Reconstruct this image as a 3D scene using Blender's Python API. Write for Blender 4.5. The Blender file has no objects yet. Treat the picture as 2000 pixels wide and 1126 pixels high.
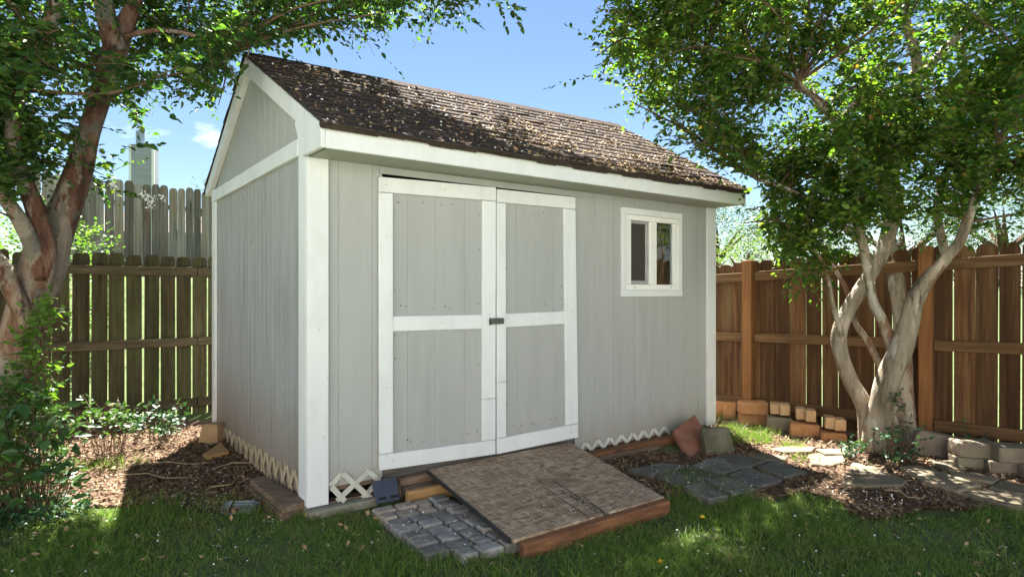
import bpy, bmesh, math, random
import numpy as np
from mathutils import Vector, Matrix
rad = math.radians
random.seed(7); rng = np.random.default_rng(7)
SC = bpy.context.scene
COL = SC.collection
# ------------------------------------------------------------------ camera
F, CX, CY, H = 1218.0, 1000.0, 565.0, 1.2          # focal length in photo pixels, principal point, eye height
cam = bpy.data.cameras.new('camera'); camo = bpy.data.objects.new('camera', cam); COL.objects.link(camo)
camo.location = (0, 0, H); camo.rotation_euler = (rad(90), 0, 0)
cam.sensor_width = 36; cam.lens = 36 * F / 2000; cam.shift_y = 0.001
cam.clip_start = .05; cam.clip_end = 2000
SC.camera = camo
# ------------------------------------------------------------------ sky, sun, exposure
SUN_EL = 59.0
sun_h = Vector((-.08, .99)).normalized()            # horizontal direction towards the sun
wd = bpy.data.worlds.new('World'); SC.world = wd; wd.use_nodes = True
nt = wd.node_tree; bg = nt.nodes['Background']
sky = nt.nodes.new('ShaderNodeTexSky'); sky.sky_type = 'NISHITA'; sky.sun_disc = False
sky.sun_elevation = rad(SUN_EL); sky.sun_rotation = math.atan2(sun_h.x, sun_h.y)
sky.altitude = 200; sky.air_density = 1.0; sky.dust_density = .1; sky.ozone_density = 1.6
tc = nt.nodes.new('ShaderNodeTexCoord'); mp = nt.nodes.new('ShaderNodeMapping'); mp.inputs['Scale'].default_value = (2.2, 2.2, 5.5)
mp.inputs['Location'].default_value = (.35, .1, .2)
nz = nt.nodes.new('ShaderNodeTexNoise'); nz.inputs['Scale'].default_value = 1.6; nz.inputs['Detail'].default_value = 7; nz.inputs['Roughness'].default_value = .55
rp = nt.nodes.new('ShaderNodeValToRGB'); rp.color_ramp.elements[0].position = .60; rp.color_ramp.elements[1].position = .78
rp.color_ramp.elements[1].color = (.75, .75, .75, 1)
mx = nt.nodes.new('ShaderNodeMix'); mx.data_type = 'RGBA'
nt.links.new(tc.outputs['Generated'], mp.inputs[0]); nt.links.new(mp.outputs[0], nz.inputs['Vector']); nt.links.new(nz.outputs[0], rp.inputs[0])
hsv = nt.nodes.new('ShaderNodeHueSaturation'); hsv.inputs['Saturation'].default_value = 1.06; hsv.inputs['Value'].default_value = .47
nt.links.new(sky.outputs[0], hsv.inputs['Color'])
nt.links.new(rp.outputs[0], mx.inputs[0]); nt.links.new(hsv.outputs[0], mx.inputs[6]); mx.inputs[7].default_value = (9, 9.2, 9.6, 1)
nt.links.new(mx.outputs[2], bg.inputs[0]); bg.inputs[1].default_value = .05
sl = bpy.data.lights.new('sun', 'SUN'); slo = bpy.data.objects.new('sun', sl); COL.objects.link(slo)
sl.energy = 5.0; sl.angle = rad(.55); sl.color = (1, .955, .87)
ce = math.cos(rad(SUN_EL))
slo.rotation_euler = Vector((-sun_h.x * ce, -sun_h.y * ce, -math.sin(rad(SUN_EL)))).to_track_quat('-Z', 'Y').to_euler()
slo.location = (0, 0, 20)
SC.view_settings.view_transform = 'Standard'; SC.view_settings.look = 'None'
SC.view_settings.exposure = 2.85; SC.view_settings.gamma = 1
SC.render.engine = 'CYCLES'
SC.cycles.max_bounces = 8; SC.cycles.diffuse_bounces = 5; SC.cycles.transmission_bounces = 6; SC.cycles.transparent_max_bounces = 8

# ------------------------------------------------------------------ geometry of the place
GZ = -.05                                            # lawn level (the shed's corner boards end at z = 0)
U = Vector((.804, .595, 0)).normalized(); V = Vector((-U.y, U.x, 0))   # along the shed front, along its side
D0 = 3.45; P0 = Vector((-.324 * D0, D0, 0))          # near corner of the shed
L, D = 3.64, 2.47
M_SHED = Matrix(((U.x, V.x, 0, P0.x), (U.y, V.y, 0, P0.y), (0, 0, 1, 0), (0, 0, 0, 1)))
def at(px, py, Z): return Vector(((px - CX) / F * Z, Z, H + (CY - py) / F * Z))
def gnd(px, py, z=GZ):
    Z = (H - z) * F / (py - CY); return Vector(((px - CX) / F * Z, Z, z))
def front(px, py, off=0.0):                          # pixel -> (x, z) on the shed's front plane, 'off' in front of it
    o = P0 - V * off; r = Vector(((px - CX) / F, 1, (CY - py) / F))
    k = (o.x * V.x + o.y * V.y) / (r.x * V.x + r.y * V.y); p = r * k
    return ((p - o).x * U.x + (p - o).y * U.y, p.z + H)
def side(px, py):                                    # pixel -> (y, z) on the gable wall plane
    r = Vector(((px - CX) / F, 1, (CY - py) / F)); k = (P0.x * U.x + P0.y * U.y) / (r.x * U.x + r.y * U.y); p = r * k
    return ((p - P0).x * V.x + (p - P0).y * V.y, p.z + H)

# ------------------------------------------------------------------ materials
MATS = {}
def nodes(name):
    m = bpy.data.materials.new(name); m.use_nodes = True; MATS[name] = m
    t = m.node_tree; return m, t, t.nodes['Principled BSDF'], t.nodes['Material Output']
def N(t, kind, **kw):
    n = t.nodes.new('ShaderNode' + kind)
    for k, v in kw.items():
        if hasattr(n, k): setattr(n, k, v)
        else: n.inputs[k].default_value = v
    return n
def ramp(t, stops):
    r = t.nodes.new('ShaderNodeValToRGB'); e = r.color_ramp.elements
    while len(e) < len(stops): e.new(.5)
    for i, (p, c) in enumerate(stops): e[i].position = p; e[i].color = (*c, 1) if len(c) == 3 else c
    return r
def mixc(t, fac, a, b, mode='MIX'):
    m = N(t, 'Mix', data_type='RGBA', blend_type=mode)
    for s, v in ((0, fac), (6, a), (7, b)):
        if hasattr(v, 'is_linked') or hasattr(v, 'links'): t.links.new(v, m.inputs[s])
        else: m.inputs[s].default_value = (*v, 1) if isinstance(v, tuple) and len(v) == 3 else v
    return m.outputs[2]
def surf(name, cols, scale=(1, 1, 1), ns=6, rough=.8, bump=.25, rnd=.25, island=False, stain=None, spec=.25, detail=8, fine=None, bdist=.004, contrast=(.3, .7), splash=None):
    m, t, b, o = nodes(name)
    tcn = N(t, 'TexCoord'); oi = N(t, 'ObjectInfo')
    va = N(t, 'VectorMath', operation='SCALE'); va.inputs[0].default_value = (37.1, 53.7, 71.3); t.links.new(oi.outputs['Random'], va.inputs['Scale'])
    ad = N(t, 'VectorMath', operation='ADD'); t.links.new(tcn.outputs['Object'], ad.inputs[0]); t.links.new(va.outputs[0], ad.inputs[1])
    mpn = N(t, 'Mapping'); mpn.inputs['Scale'].default_value = scale; t.links.new(ad.outputs[0], mpn.inputs[0])
    n1 = N(t, 'TexNoise', Scale=ns, Detail=detail, Roughness=.62); t.links.new(mpn.outputs[0], n1.inputs['Vector'])
    k = len(cols); lo, hi = contrast
    r = ramp(t, [(lo + (hi - lo) * i / max(1, k - 1), c) for i, c in enumerate(cols)])
    t.links.new(n1.outputs[0], r.inputs[0]); c = r.outputs[0]
    if stain:
        for (sc, ssc, lo2, hi2, vec) in stain:
            mp2 = N(t, 'Mapping'); mp2.inputs['Scale'].default_value = vec; t.links.new(ad.outputs[0], mp2.inputs[0])
            n2 = N(t, 'TexNoise', Scale=ssc, Detail=6, Roughness=.6); t.links.new(mp2.outputs[0], n2.inputs['Vector'])
            r2 = ramp(t, [(lo2, (0, 0, 0)), (hi2, (1, 1, 1))]); t.links.new(n2.outputs[0], r2.inputs[0])
            c = mixc(t, r2.outputs[0], c, sc)
    if splash:                                                    # soil splashed up from the ground, ragged upper edge
        sx = N(t, 'SeparateXYZ'); t.links.new(tcn.outputs['Object'], sx.inputs[0]); n4 = N(t, 'TexNoise', Scale=7, Detail=6); t.links.new(tcn.outputs['Object'], n4.inputs['Vector'])
        md = N(t, 'Math', operation='MULTIPLY_ADD'); md.inputs[1].default_value = -.35; t.links.new(n4.outputs[0], md.inputs[0]); t.links.new(sx.outputs[2], md.inputs[2])
        m2 = N(t, 'MapRange'); m2.inputs[1].default_value = splash[1] - .17; m2.inputs[2].default_value = splash[2] - .17; m2.inputs[3].default_value = splash[3]; m2.inputs[4].default_value = 0; t.links.new(md.outputs[0], m2.inputs[0])
        c = mixc(t, m2.outputs[0], c, splash[0])
    src = oi.outputs['Random']
    if island: src = N(t, 'NewGeometry').outputs['Random Per Island']
    mr = N(t, 'MapRange'); mr.inputs[3].default_value = 1 - rnd; mr.inputs[4].default_value = 1 + rnd; t.links.new(src, mr.inputs[0])
    hs = N(t, 'HueSaturation'); t.links.new(mr.outputs[0], hs.inputs['Value']); t.links.new(c, hs.inputs['Color'])
    t.links.new(hs.outputs[0], b.inputs['Base Color'])
    b.inputs['Roughness'].default_value = rough; b.inputs['Specular IOR Level'].default_value = spec
    if bump:
        bn = N(t, 'Bump', Strength=bump, Distance=bdist); t.links.new(n1.outputs[0], bn.inputs['Height'])
        if fine:
            n3 = N(t, 'TexNoise', Scale=fine, Detail=3); t.links.new(ad.outputs[0], n3.inputs['Vector'])
            b2 = N(t, 'Bump', Strength=bump, Distance=bdist * .5); t.links.new(n3.outputs[0], b2.inputs['Height']); t.links.new(bn.outputs[0], b2.inputs['Normal']); bn = b2
        t.links.new(bn.outputs[0], b.inputs['Normal'])
    return m
def leafmat(name, stops, trans=.45, tint=(1.0, 1.15, .35), rough=.45, spec=.35):
    m, t, b, o = nodes(name)
    g = N(t, 'NewGeometry'); r = ramp(t, stops); t.links.new(g.outputs['Random Per Island'], r.inputs[0])
    t.links.new(r.outputs[0], b.inputs['Base Color']); b.inputs['Roughness'].default_value = rough; b.inputs['Specular IOR Level'].default_value = spec
    tl = N(t, 'BsdfTranslucent'); t.links.new(mixc(t, 1.0, r.outputs[0], tint, 'MULTIPLY'), tl.inputs[0])
    mx = N(t, 'MixShader'); mx.inputs[0].default_value = trans
    t.links.new(b.outputs[0], mx.inputs[1]); t.links.new(tl.outputs[0], mx.inputs[2]); t.links.new(mx.outputs[0], o.inputs[0])
    return m
def glassmat(name):
    m, t, b, o = nodes(name)
    b.inputs['Base Color'].default_value = (.8, .85, .85, 1); b.inputs['Roughness'].default_value = .02
    b.inputs['Transmission Weight'].default_value = 1.0; b.inputs['IOR'].default_value = 1.45
    return m
DIRT = (.20, .12, .07)
surf('siding', [(.345, .350, .350), (.37, .376, .376), (.388, .394, .394)], (1, 1, .12), 9, .62, .3, .02, spec=.3, fine=240, bdist=.002, splash=((.30, .25, .19), .02, .28, .5),
     stain=[((.315, .318, .31), 3.2, .54, .9, (2.5, 2.5, .35)), ((.405, .41, .405), 5, .62, .8, (1, 1, .4))])
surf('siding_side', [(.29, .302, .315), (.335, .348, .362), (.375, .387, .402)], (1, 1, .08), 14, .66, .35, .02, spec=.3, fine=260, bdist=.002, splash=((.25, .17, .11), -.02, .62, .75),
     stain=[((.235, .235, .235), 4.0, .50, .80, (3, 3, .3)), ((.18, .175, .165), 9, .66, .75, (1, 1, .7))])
surf('white_paint', [(.64, .655, .68), (.69, .705, .73), (.715, .73, .755)], (1, 1, .3), 8, .5, .2, .03, spec=.35, fine=130, bdist=.0015,
     stain=[((.30, .27, .23), 26, .70, .73, (1, 1, .35)), ((.50, .48, .45), 14, .67, .80, (1, 1, .25)), ((.58, .58, .57), 3, .54, .8, (1, 1, .5))])
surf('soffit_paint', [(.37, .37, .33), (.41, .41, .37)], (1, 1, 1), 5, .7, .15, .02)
surf('shingle', [(.030, .024, .022), (.050, .039, .035), (.070, .055, .048)], (1, 1, 1), 26, .95, .5, .10, spec=.04, fine=500, bdist=.002,
     stain=[((.075, .052, .040), 4, .5, .8, (1, 1, 1))])
surf('roof_deck', [(.03, .027, .025), (.05, .045, .04)], (1, 1, 1), 12, .95, .2, .1)
surf('fence_dark', [(.024, .019, .009), (.048, .039, .020), (.090, .076, .042)], (9, 9, .6), 4, .85, .5, .28, spec=.15, fine=None,
     stain=[((.075, .085, .035), 3.0, .48, .72, (1, 1, .6)), ((.035, .026, .015), 5, .60, .75, (2, 2, .5))])
surf('fence_dark_rail', [(.035, .028, .017), (.07, .055, .033), (.11, .088, .055)], (.6, 9, 9), 4, .85, .5, .2, spec=.15)
surf('fence_cedar', [(.046, .021, .009), (.095, .045, .019), (.16, .086, .038)], (8, 8, .55), 4, .82, .45, .40, spec=.18,
     stain=[((.070, .038, .018), 4.5, .55, .72, (1.5, 1.5, .9)), ((.20, .135, .065), 2.2, .55, .8, (2, 2, .4)), ((.035, .022, .012), 10, .68, .74, (1, 1, .8))])
surf('fence_cedar_rail', [(.07, .036, .016), (.115, .063, .029), (.17, .10, .05)], (.6, 9, 9), 4, .82, .45, .15, spec=.18)
surf('fence_post', [(.14, .058, .02), (.20, .088, .031), (.26, .12, .046)], (9, 9, .5), 4, .75, .4, .1, spec=.2)
surf('fence_grey', [(.12, .104, .088), (.22, .198, .175), (.33, .308, .28)], (8, 8, .5), 4, .9, .6, .45, spec=.1,
     stain=[((.22, .14, .085), 2, .50, .72, (2, 2, .5)), ((.07, .064, .06), 8, .62, .72, (1.5, 1.5, .5))])
surf('timber_red', [(.10, .042, .022), (.17, .075, .038), (.24, .115, .06)], (1.2, 9, 9), 4, .8, .5, .1, spec=.2,
     stain=[((.06, .035, .025), 5, .55, .75, (1, 2, 2))])
surf('timber_tan', [(.24, .135, .055), (.34, .20, .085), (.43, .27, .125)], (1.0, 9, 9), 4, .75, .4, .1, spec=.2)
surf('timber_old', [(.10, .065, .045), (.17, .115, .08), (.26, .19, .14)], (1.0, 9, 9), 5, .85, .6, .15, spec=.15,
     stain=[((.06, .04, .03), 4, .55, .75, (1, 2, 2))])
def osbmat():
    m, t, b, o = nodes('osb'); tcn = N(t, 'TexCoord'); nzd = N(t, 'TexNoise', Scale=9, Detail=3); t.links.new(tcn.outputs['Object'], nzd.inputs['Vector'])
    wv = N(t, 'VectorMath', operation='MULTIPLY_ADD'); wv.inputs[1].default_value = (.06, .06, 0); t.links.new(nzd.outputs['Color'], wv.inputs[0]); t.links.new(tcn.outputs['Object'], wv.inputs[2])
    cols = []
    for (sc, rot) in (((12, 62, 1), .35), ((60, 16, 1), .2), ((24, 110, 1), -.5)):
        mp_ = N(t, 'Mapping'); mp_.inputs['Scale'].default_value = sc; mp_.inputs['Rotation'].default_value = (0, 0, rot); t.links.new(wv.outputs[0], mp_.inputs[0])
        v = N(t, 'TexVoronoi', Scale=1.0); t.links.new(mp_.outputs[0], v.inputs['Vector']); sx = N(t, 'SeparateColor'); t.links.new(v.outputs['Color'], sx.inputs[0]); cols.append(sx.outputs[0])
    a1 = N(t, 'Math', operation='ADD'); t.links.new(cols[0], a1.inputs[0]); t.links.new(cols[1], a1.inputs[1]); a2 = N(t, 'Math', operation='MULTIPLY_ADD'); a2.inputs[1].default_value = .33; a2.inputs[2].default_value = 0
    a3 = N(t, 'Math', operation='ADD'); t.links.new(a1.outputs[0], a3.inputs[0]); t.links.new(cols[2], a3.inputs[1]); t.links.new(a3.outputs[0], a2.inputs[0])
    r = ramp(t, [(.12, (.16, .10, .062)), (.4, (.29, .205, .135)), (.65, (.39, .295, .205)), (.9, (.50, .41, .31))]); t.links.new(a2.outputs[0], r.inputs[0]); c = r.outputs[0]
    for (sc, col, lo, hi) in ((3.0, (.13, .075, .042), .52, .70), (1.6, (.24, .16, .12), .50, .72), (7, (.34, .17, .085), .67, .74), (38, (.10, .075, .055), .64, .70)):
        n2 = N(t, 'TexNoise', Scale=sc, Detail=7, Roughness=.65); t.links.new(tcn.outputs['Object'], n2.inputs['Vector']); r2 = ramp(t, [(lo, (0, 0, 0)), (hi, (.8, .8, .8))]); t.links.new(n2.outputs[0], r2.inputs[0]); c = mixc(t, r2.outputs[0], c, col)
    t.links.new(c, b.inputs['Base Color']); b.inputs['Roughness'].default_value = .8; b.inputs['Specular IOR Level'].default_value = .2
    bn = N(t, 'Bump', Strength=.6, Distance=.003); t.links.new(a2.outputs[0], bn.inputs['Height']); t.links.new(bn.outputs[0], b.inputs['Normal'])
osbmat()
surf('black_paint', [(.020, .021, .024), (.035, .037, .042)], (1, 1, 1), 10, .5, .2, .05)
surf('ink', [(.02, .018, .016), (.05, .042, .036)], (1, 1, 1), 60, .9, 0, 0, contrast=(.4, .75))
surf('lattice', [(.36, .29, .19), (.45, .375, .265), (.52, .45, .34)], (4, 4, 1), 8, .6, .2, .08, stain=[((.36, .28, .20), 6, .58, .78, (1, 1, 1))])
surf('lattice_front', [(.44, .445, .39), (.50, .50, .445), (.56, .56, .50)], (4, 4, 1), 8, .6, .2, .06, stain=[((.30, .27, .22), 8, .60, .75, (1, 1, 1))])
surf('sill_grey', [(.06, .055, .05), (.10, .092, .085), (.14, .13, .12)], (1, 9, 9), 5, .9, .4, 0)
surf('lattice_white', [(.56, .55, .50), (.64, .63, .58)], (1, 1, 1), 8, .6, .2, .05, stain=[((.36, .31, .25), 8, .62, .76, (1, 1, 1))])
surf('concrete_block', [(.15, .14, .10), (.23, .215, .165), (.30, .29, .235)], (1, 1, 1), 9, .95, .6, .15, fine=150, stain=[((.10, .12, .05), 4, .5, .7, (1, 1, 1))])
surf('cobble', [(.125, .12, .115), (.205, .198, .19), (.29, .282, .27)], (1, 1, 1), 16, .9, .8, .25, fine=170, stain=[((.15, .125, .10), 5, .5, .75, (1, 1, 1))])
surf('cobble_tan', [(.20, .165, .13), (.29, .245, .20), (.37, .325, .275)], (1, 1, 1), 16, .9, .8, .15, fine=170)
surf('slab', [(.080, .074, .066), (.13, .122, .11), (.195, .183, .165)], (1, 1, 1), 8, .92, .6, .2, fine=160, stain=[((.055, .075, .03), 3, .5, .72, (1, 1, 1))])
surf('flagstone', [(.13, .10, .066), (.20, .158, .108), (.27, .22, .158)], (1, 1, 2), 6, .9, .7, .22, fine=110, stain=[((.12, .12, .06), 3.5, .52, .74, (1, 1, 1))])
surf('brick_orange', [(.30, .135, .055), (.38, .185, .08), (.45, .245, .12)], (1, 1, 1), 12, .92, .6, .12, fine=160, stain=[((.16, .08, .045), 5, .56, .75, (1, 1, 1))])
surf('brick_tan', [(.36, .22, .115), (.43, .28, .155), (.50, .345, .205)], (1, 1, 1), 12, .92, .5, .08, fine=160, stain=[((.22, .13, .07), 5, .58, .78, (1, 1, 1))])
surf('stone_grey', [(.125, .095, .068), (.185, .145, .108), (.25, .205, .16)], (1, 1, 1), 8, .95, .7, .12, fine=120, stain=[((.14, .13, .08), 4, .5, .75, (1, 1, 1))])
surf('red_paver', [(.24, .095, .06), (.30, .125, .082), (.34, .155, .105)], (1, 1, 1), 10, .9, .4, .02, fine=200, stain=[((.20, .10, .07), 4, .5, .75, (1, 1, 1))])
surf('mossy_block', [(.075, .065, .045), (.12, .105, .075), (.17, .15, .11)], (1, 1, 1), 9, .95, .6, .1, fine=150, stain=[((.07, .085, .03), 4, .48, .7, (1, 1, 1))])
surf('navy_plastic', [(.022, .028, .045), (.03, .038, .06), (.04, .05, .075)], (1, 1, 1), 6, .45, .1, .02, spec=.5, stain=[((.09, .09, .095), 12, .66, .76, (1, 1, 1))])
surf('grey_plastic', [(.13, .15, .18), (.20, .23, .27)], (1, 1, 1), 6, .5, .1, .02, spec=.45)
surf('dark_metal', [(.06, .055, .055), (.10, .095, .095)], (1, 1, 1), 20, .5, .1, .02, spec=.5)
surf('black_hole', [(.012, .011, .010), (.02, .018, .016)], (1, 1, 1), 20, .9, 0, 0)
surf('vinyl', [(.76, .76, .75), (.80, .80, .79)], (1, 1, 1), 4, .4, 0, .02, spec=.4)
surf('screen_mesh', [(.045, .038, .034), (.06, .052, .047)], (1, 1, 1), 300, .8, 0, 0)
surf('sash_grey', [(.30, .30, .31), (.36, .36, .37)], (1, 1, 1), 5, .5, 0, 0)
surf('curtain', [(.15, .085, .035), (.21, .125, .055)], (14, 1, .4), 4, .9, 0, 0)
surf('curtain_white', [(.42, .42, .43), (.5, .5, .5)], (14, 1, .4), 4, .9, 0, 0)
surf('inside', [(.035, .028, .022), (.06, .05, .04)], (1, 1, 1), 3, .9, 0, 0)
glassmat('glass')
surf('white_siding', [(.72, .71, .68), (.78, .77, .74)], (1, 1, 20), 2, .6, .3, 0)
surf('patio_concrete', [(.36, .345, .32), (.42, .405, .38), (.47, .455, .43)], (1, 1, 1), 3, .9, .2, 0, fine=80)
surf('dark_pane', [(.04, .045, .05), (.05, .055, .06)], (1, 1, 1), 3, .1, 0, 0, spec=.5)
surf('soil', [(.06, .034, .022), (.10, .058, .038), (.15, .095, .065)], (1, 1, 1), 9, .98, .8, 0, fine=60, bdist=.012)
surf('lawn_ground', [(.045, .065, .02), (.07, .10, .03), (.11, .12, .05)], (1, 1, 1), 5, .98, .6, 0, fine=40, bdist=.01)
surf('chips', [(.085, .050, .028), (.145, .088, .050), (.23, .155, .095)], (1, 1, 1), 9, .9, 0, .6, island=True)
surf('straw', [(.25, .18, .11), (.36, .27, .17)], (1, 1, 1), 9, .85, 0, .35, island=True)
surf('roof_litter', [(.19, .115, .055), (.30, .20, .105), (.42, .31, .185)], (1, 1, 1), 9, .85, 0, .45, island=True)
surf('petal', [(.72, .70, .68), (.80, .78, .76)], (1, 1, 1), 9, .7, 0, .15, island=True)
surf('bark_left', [(.055, .026, .019), (.115, .052, .036), (.19, .105, .075), (.27, .20, .155)], (1, 1, .35), 8, .72, 1.0, 0, spec=.2, bdist=.022, contrast=(.34, .66), fine=70,
     stain=[((.25, .205, .17), 3.4, .52, .55, (1, 1, .45)), ((.15, .13, .11), 5.0, .56, .59, (1, 1, .6)), ((.04, .026, .02), 10, .60, .68, (1, 1, .3))])
surf('bark_right', [(.11, .085, .06), (.20, .16, .115), (.30, .25, .19), (.38, .325, .255)], (1, 1, .20), 9, .72, 1.0, 0, spec=.2, bdist=.025, contrast=(.32, .66), fine=70,
     stain=[((.19, .105, .068), 3.2, .55, .585, (1, 1, .35)), ((.09, .075, .052), 11, .60, .68, (1.4, 1.4, .22)), ((.36, .33, .275), 5, .57, .595, (1, 1, .5)), ((.17, .16, .08), 4, .62, .72, (1, 1, .4))])
surf('twig', [(.09, .055, .035), (.15, .10, .065)], (1, 1, 1), 9, .85, 0, .2)
surf('stump_top', [(.40, .30, .20), (.5, .4, .29)], (1, 1, 1), 30, .85, .2, 0)
surf('siding_far', [(.33, .345, .385), (.37, .385, .425)], (1, 1, 1), 2, .7, 0, .04)
surf('roof_far', [(.10, .09, .085), (.14, .13, .12)], (1, 1, 1), 4, .9, 0, 0)
surf('flue', [(.22, .28, .36), (.27, .33, .41)], (1, 1, 1), 3, .4, 0, 0, spec=.5)
leafmat('leaf_right', [(0, (.032, .090, .020)), (.4, (.070, .150, .028)), (.8, (.135, .215, .036)), (.98, (.20, .25, .05)), (1, (.28, .13, .03))], .60, (1.25, 1.3, .4))
leafmat('leaf_left', [(0, (.026, .074, .026)), (.5, (.054, .122, .030)), (.9, (.10, .175, .036)), (1, (.16, .21, .045))], .55, (1.1, 1.2, .38))
leafmat('leaf_vine', [(0, (.07, .16, .026)), (.6, (.13, .23, .038)), (1, (.18, .28, .06))], .5)
leafmat('leaf_shrub', [(0, (.03, .08, .024)), (.6, (.06, .13, .034)), (1, (.10, .18, .05))], .4, rough=.38, spec=.4)
leafmat('leaf_cover', [(0, (.020, .070, .035)), (.6, (.04, .10, .045)), (1, (.07, .14, .055))], .35)
leafmat('leaf_far', [(0, (.035, .075, .035)), (.6, (.055, .10, .045)), (1, (.09, .14, .05))], .4)
leafmat('leaf_bright', [(0, (.07, .13, .025)), (.6, (.12, .19, .035)), (1, (.18, .24, .06))], .5)
leafmat('grass_blade', [(0, (.070, .150, .026)), (.5, (.135, .235, .042)), (.88, (.215, .295, .070)), (.97, (.22, .21, .09)), (1, (.34, .28, .16))], .42, rough=.5, spec=.25)
gm = MATS['grass_blade']; gt = gm.node_tree; gb = gt.nodes['Principled BSDF']; lk = gb.inputs['Base Color'].links[0].from_socket
gtc = N(gt, 'TexCoord'); gn = N(gt, 'TexNoise', Scale=2.6, Detail=5, Roughness=.65); gt.links.new(gtc.outputs['Object'], gn.inputs['Vector']); gr = ramp(gt, [(.50, (0, 0, 0)), (.68, (.8, .8, .8))]); gt.links.new(gn.outputs[0], gr.inputs[0])
gt.links.new(mixc(gt, gr.outputs[0], lk, (.21, .19, .075)), gb.inputs['Base Color'])
leafmat('flower', [(0, (.70, .70, .72)), (1, (.85, .85, .85))], .3, (1, 1, 1))
leafmat('dandelion', [(0, (.75, .55, .03)), (1, (.85, .65, .05))], .2, (1, 1, 1))

# ------------------------------------------------------------------ builders
def finish(o, mat, parent=None, smooth=False):
    COL.objects.link(o)
    if mat: o.data.materials.append(MATS[mat])
    if smooth: o.data.polygons.foreach_set('use_smooth', [True] * len(o.data.polygons))
    if parent: o.parent = parent
    return o
def thing(name, label, cat, mat=None, group=None):
    o = bpy.data.objects.new(name, None); COL.objects.link(o); o.empty_display_size = .1
    o.matrix_world = mat if mat is not None else Matrix.Identity(4)
    o['label'] = label; o['category'] = cat
    if group: o['group'] = group
    return o
def tag(o, label, cat, group=None):
    o['label'] = label; o['category'] = cat
    if group: o['group'] = group
    return o
def kind(o, k, label=None):
    o['kind'] = k
    if label: o['label'] = label
    return o
class MB:
    def __init__(s): s.v = []; s.f = []
    def hexa(s, p):                                  # 8 points: 4 of one face, 4 of the opposite one
        i = len(s.v); s.v += [tuple(q) for q in p]
        s.f += [(i, i+3, i+2, i+1), (i+4, i+5, i+6, i+7)] + [(i+k, i+(k+1) % 4, i+4+(k+1) % 4, i+4+k) for k in range(4)]
        return s
    def box(s, x0, x1, y0, y1, z0, z1):
        return s.hexa([(x0, y0, z0), (x1, y0, z0), (x1, y1, z0), (x0, y1, z0), (x0, y0, z1), (x1, y0, z1), (x1, y1, z1), (x0, y1, z1)])
    def prism(s, poly, off):                         # polygon extruded by the vector 'off'
        i = len(s.v); n = len(poly); off = Vector(off)
        s.v += [tuple(p) for p in poly] + [tuple(Vector(p) + off) for p in poly]
        s.f += [tuple(range(i, i+n)), tuple(range(i+2*n-1, i+n-1, -1))]
        s.f += [(i+k, i+n+k, i+n+(k+1) % n, i+(k+1) % n) for k in range(n)]
        return s
    def tube(s, pts, rads, n=8, gnarl=0, cap=True):
        pts = [Vector(p) for p in pts]; ref = Vector((.3, 1, .1)); base = len(s.v)
        for k, p in enumerate(pts):
            t = (pts[min(k+1, len(pts)-1)] - pts[max(k-1, 0)]).normalized()
            a = t.cross(ref).normalized(); b = t.cross(a)
            for j in range(n):
                an = 2 * math.pi * j / n
                r = rads[k] * (1 + gnarl * (math.sin(3*an + k*.45) * .5 + math.sin(2*an - k*.31 + 1) * .5))
                s.v.append(tuple(p + (a * math.cos(an) + b * math.sin(an)) * r))
        for k in range(len(pts)-1):
            for j in range(n):
                j2 = (j+1) % n; s.f.append((base+k*n+j, base+k*n+j2, base+(k+1)*n+j2, base+(k+1)*n+j))
        if cap:
            s.f.append(tuple(base+j for j in range(n-1, -1, -1))); s.f.append(tuple(base+(len(pts)-1)*n+j for j in range(n)))
        return s
    def build(s, name, mat, parent=None, bevel=0, smooth=False, world=False):
        v = s.v
        if world and parent is not None:
            r = parent
            while r.parent: r = r.parent
            inv = r.matrix_world.inverted(); v = [tuple(inv @ Vector(p)) for p in v]
        me = bpy.data.meshes.new(name); me.from_pydata(v, [], s.f)
        bm = bmesh.new(); bm.from_mesh(me); bmesh.ops.recalc_face_normals(bm, faces=bm.faces)
        if bevel: bmesh.ops.bevel(bm, geom=bm.edges[:], offset=bevel, segments=1, affect='EDGES', clamp_overlap=True)
        bm.to_mesh(me); bm.free()
        return finish(bpy.data.objects.new(name, me), mat, parent, smooth)
def npmesh(name, v, f, mat, parent=None, smooth=False):       # f: list of (n,k) int arrays
    me = bpy.data.meshes.new(name); v = np.asarray(v, dtype=np.float32)
    me.vertices.add(len(v)); me.vertices.foreach_set('co', v.ravel())
    loops = np.concatenate([a.ravel() for a in f]); tot = np.concatenate([np.full(len(a), a.shape[1]) for a in f])
    st = np.concatenate([[0], np.cumsum(tot)[:-1]])
    me.loops.add(len(loops)); me.loops.foreach_set('vertex_index', loops.astype(np.int32))
    me.polygons.add(len(tot)); me.polygons.foreach_set('loop_start', st.astype(np.int32)); me.polygons.foreach_set('loop_total', tot.astype(np.int32))
    me.update(calc_edges=True); me.validate()
    return finish(bpy.data.objects.new(name, me), mat, parent, smooth)
def unit(a): return a / np.maximum(np.linalg.norm(a, axis=1, keepdims=True), 1e-9)
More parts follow.
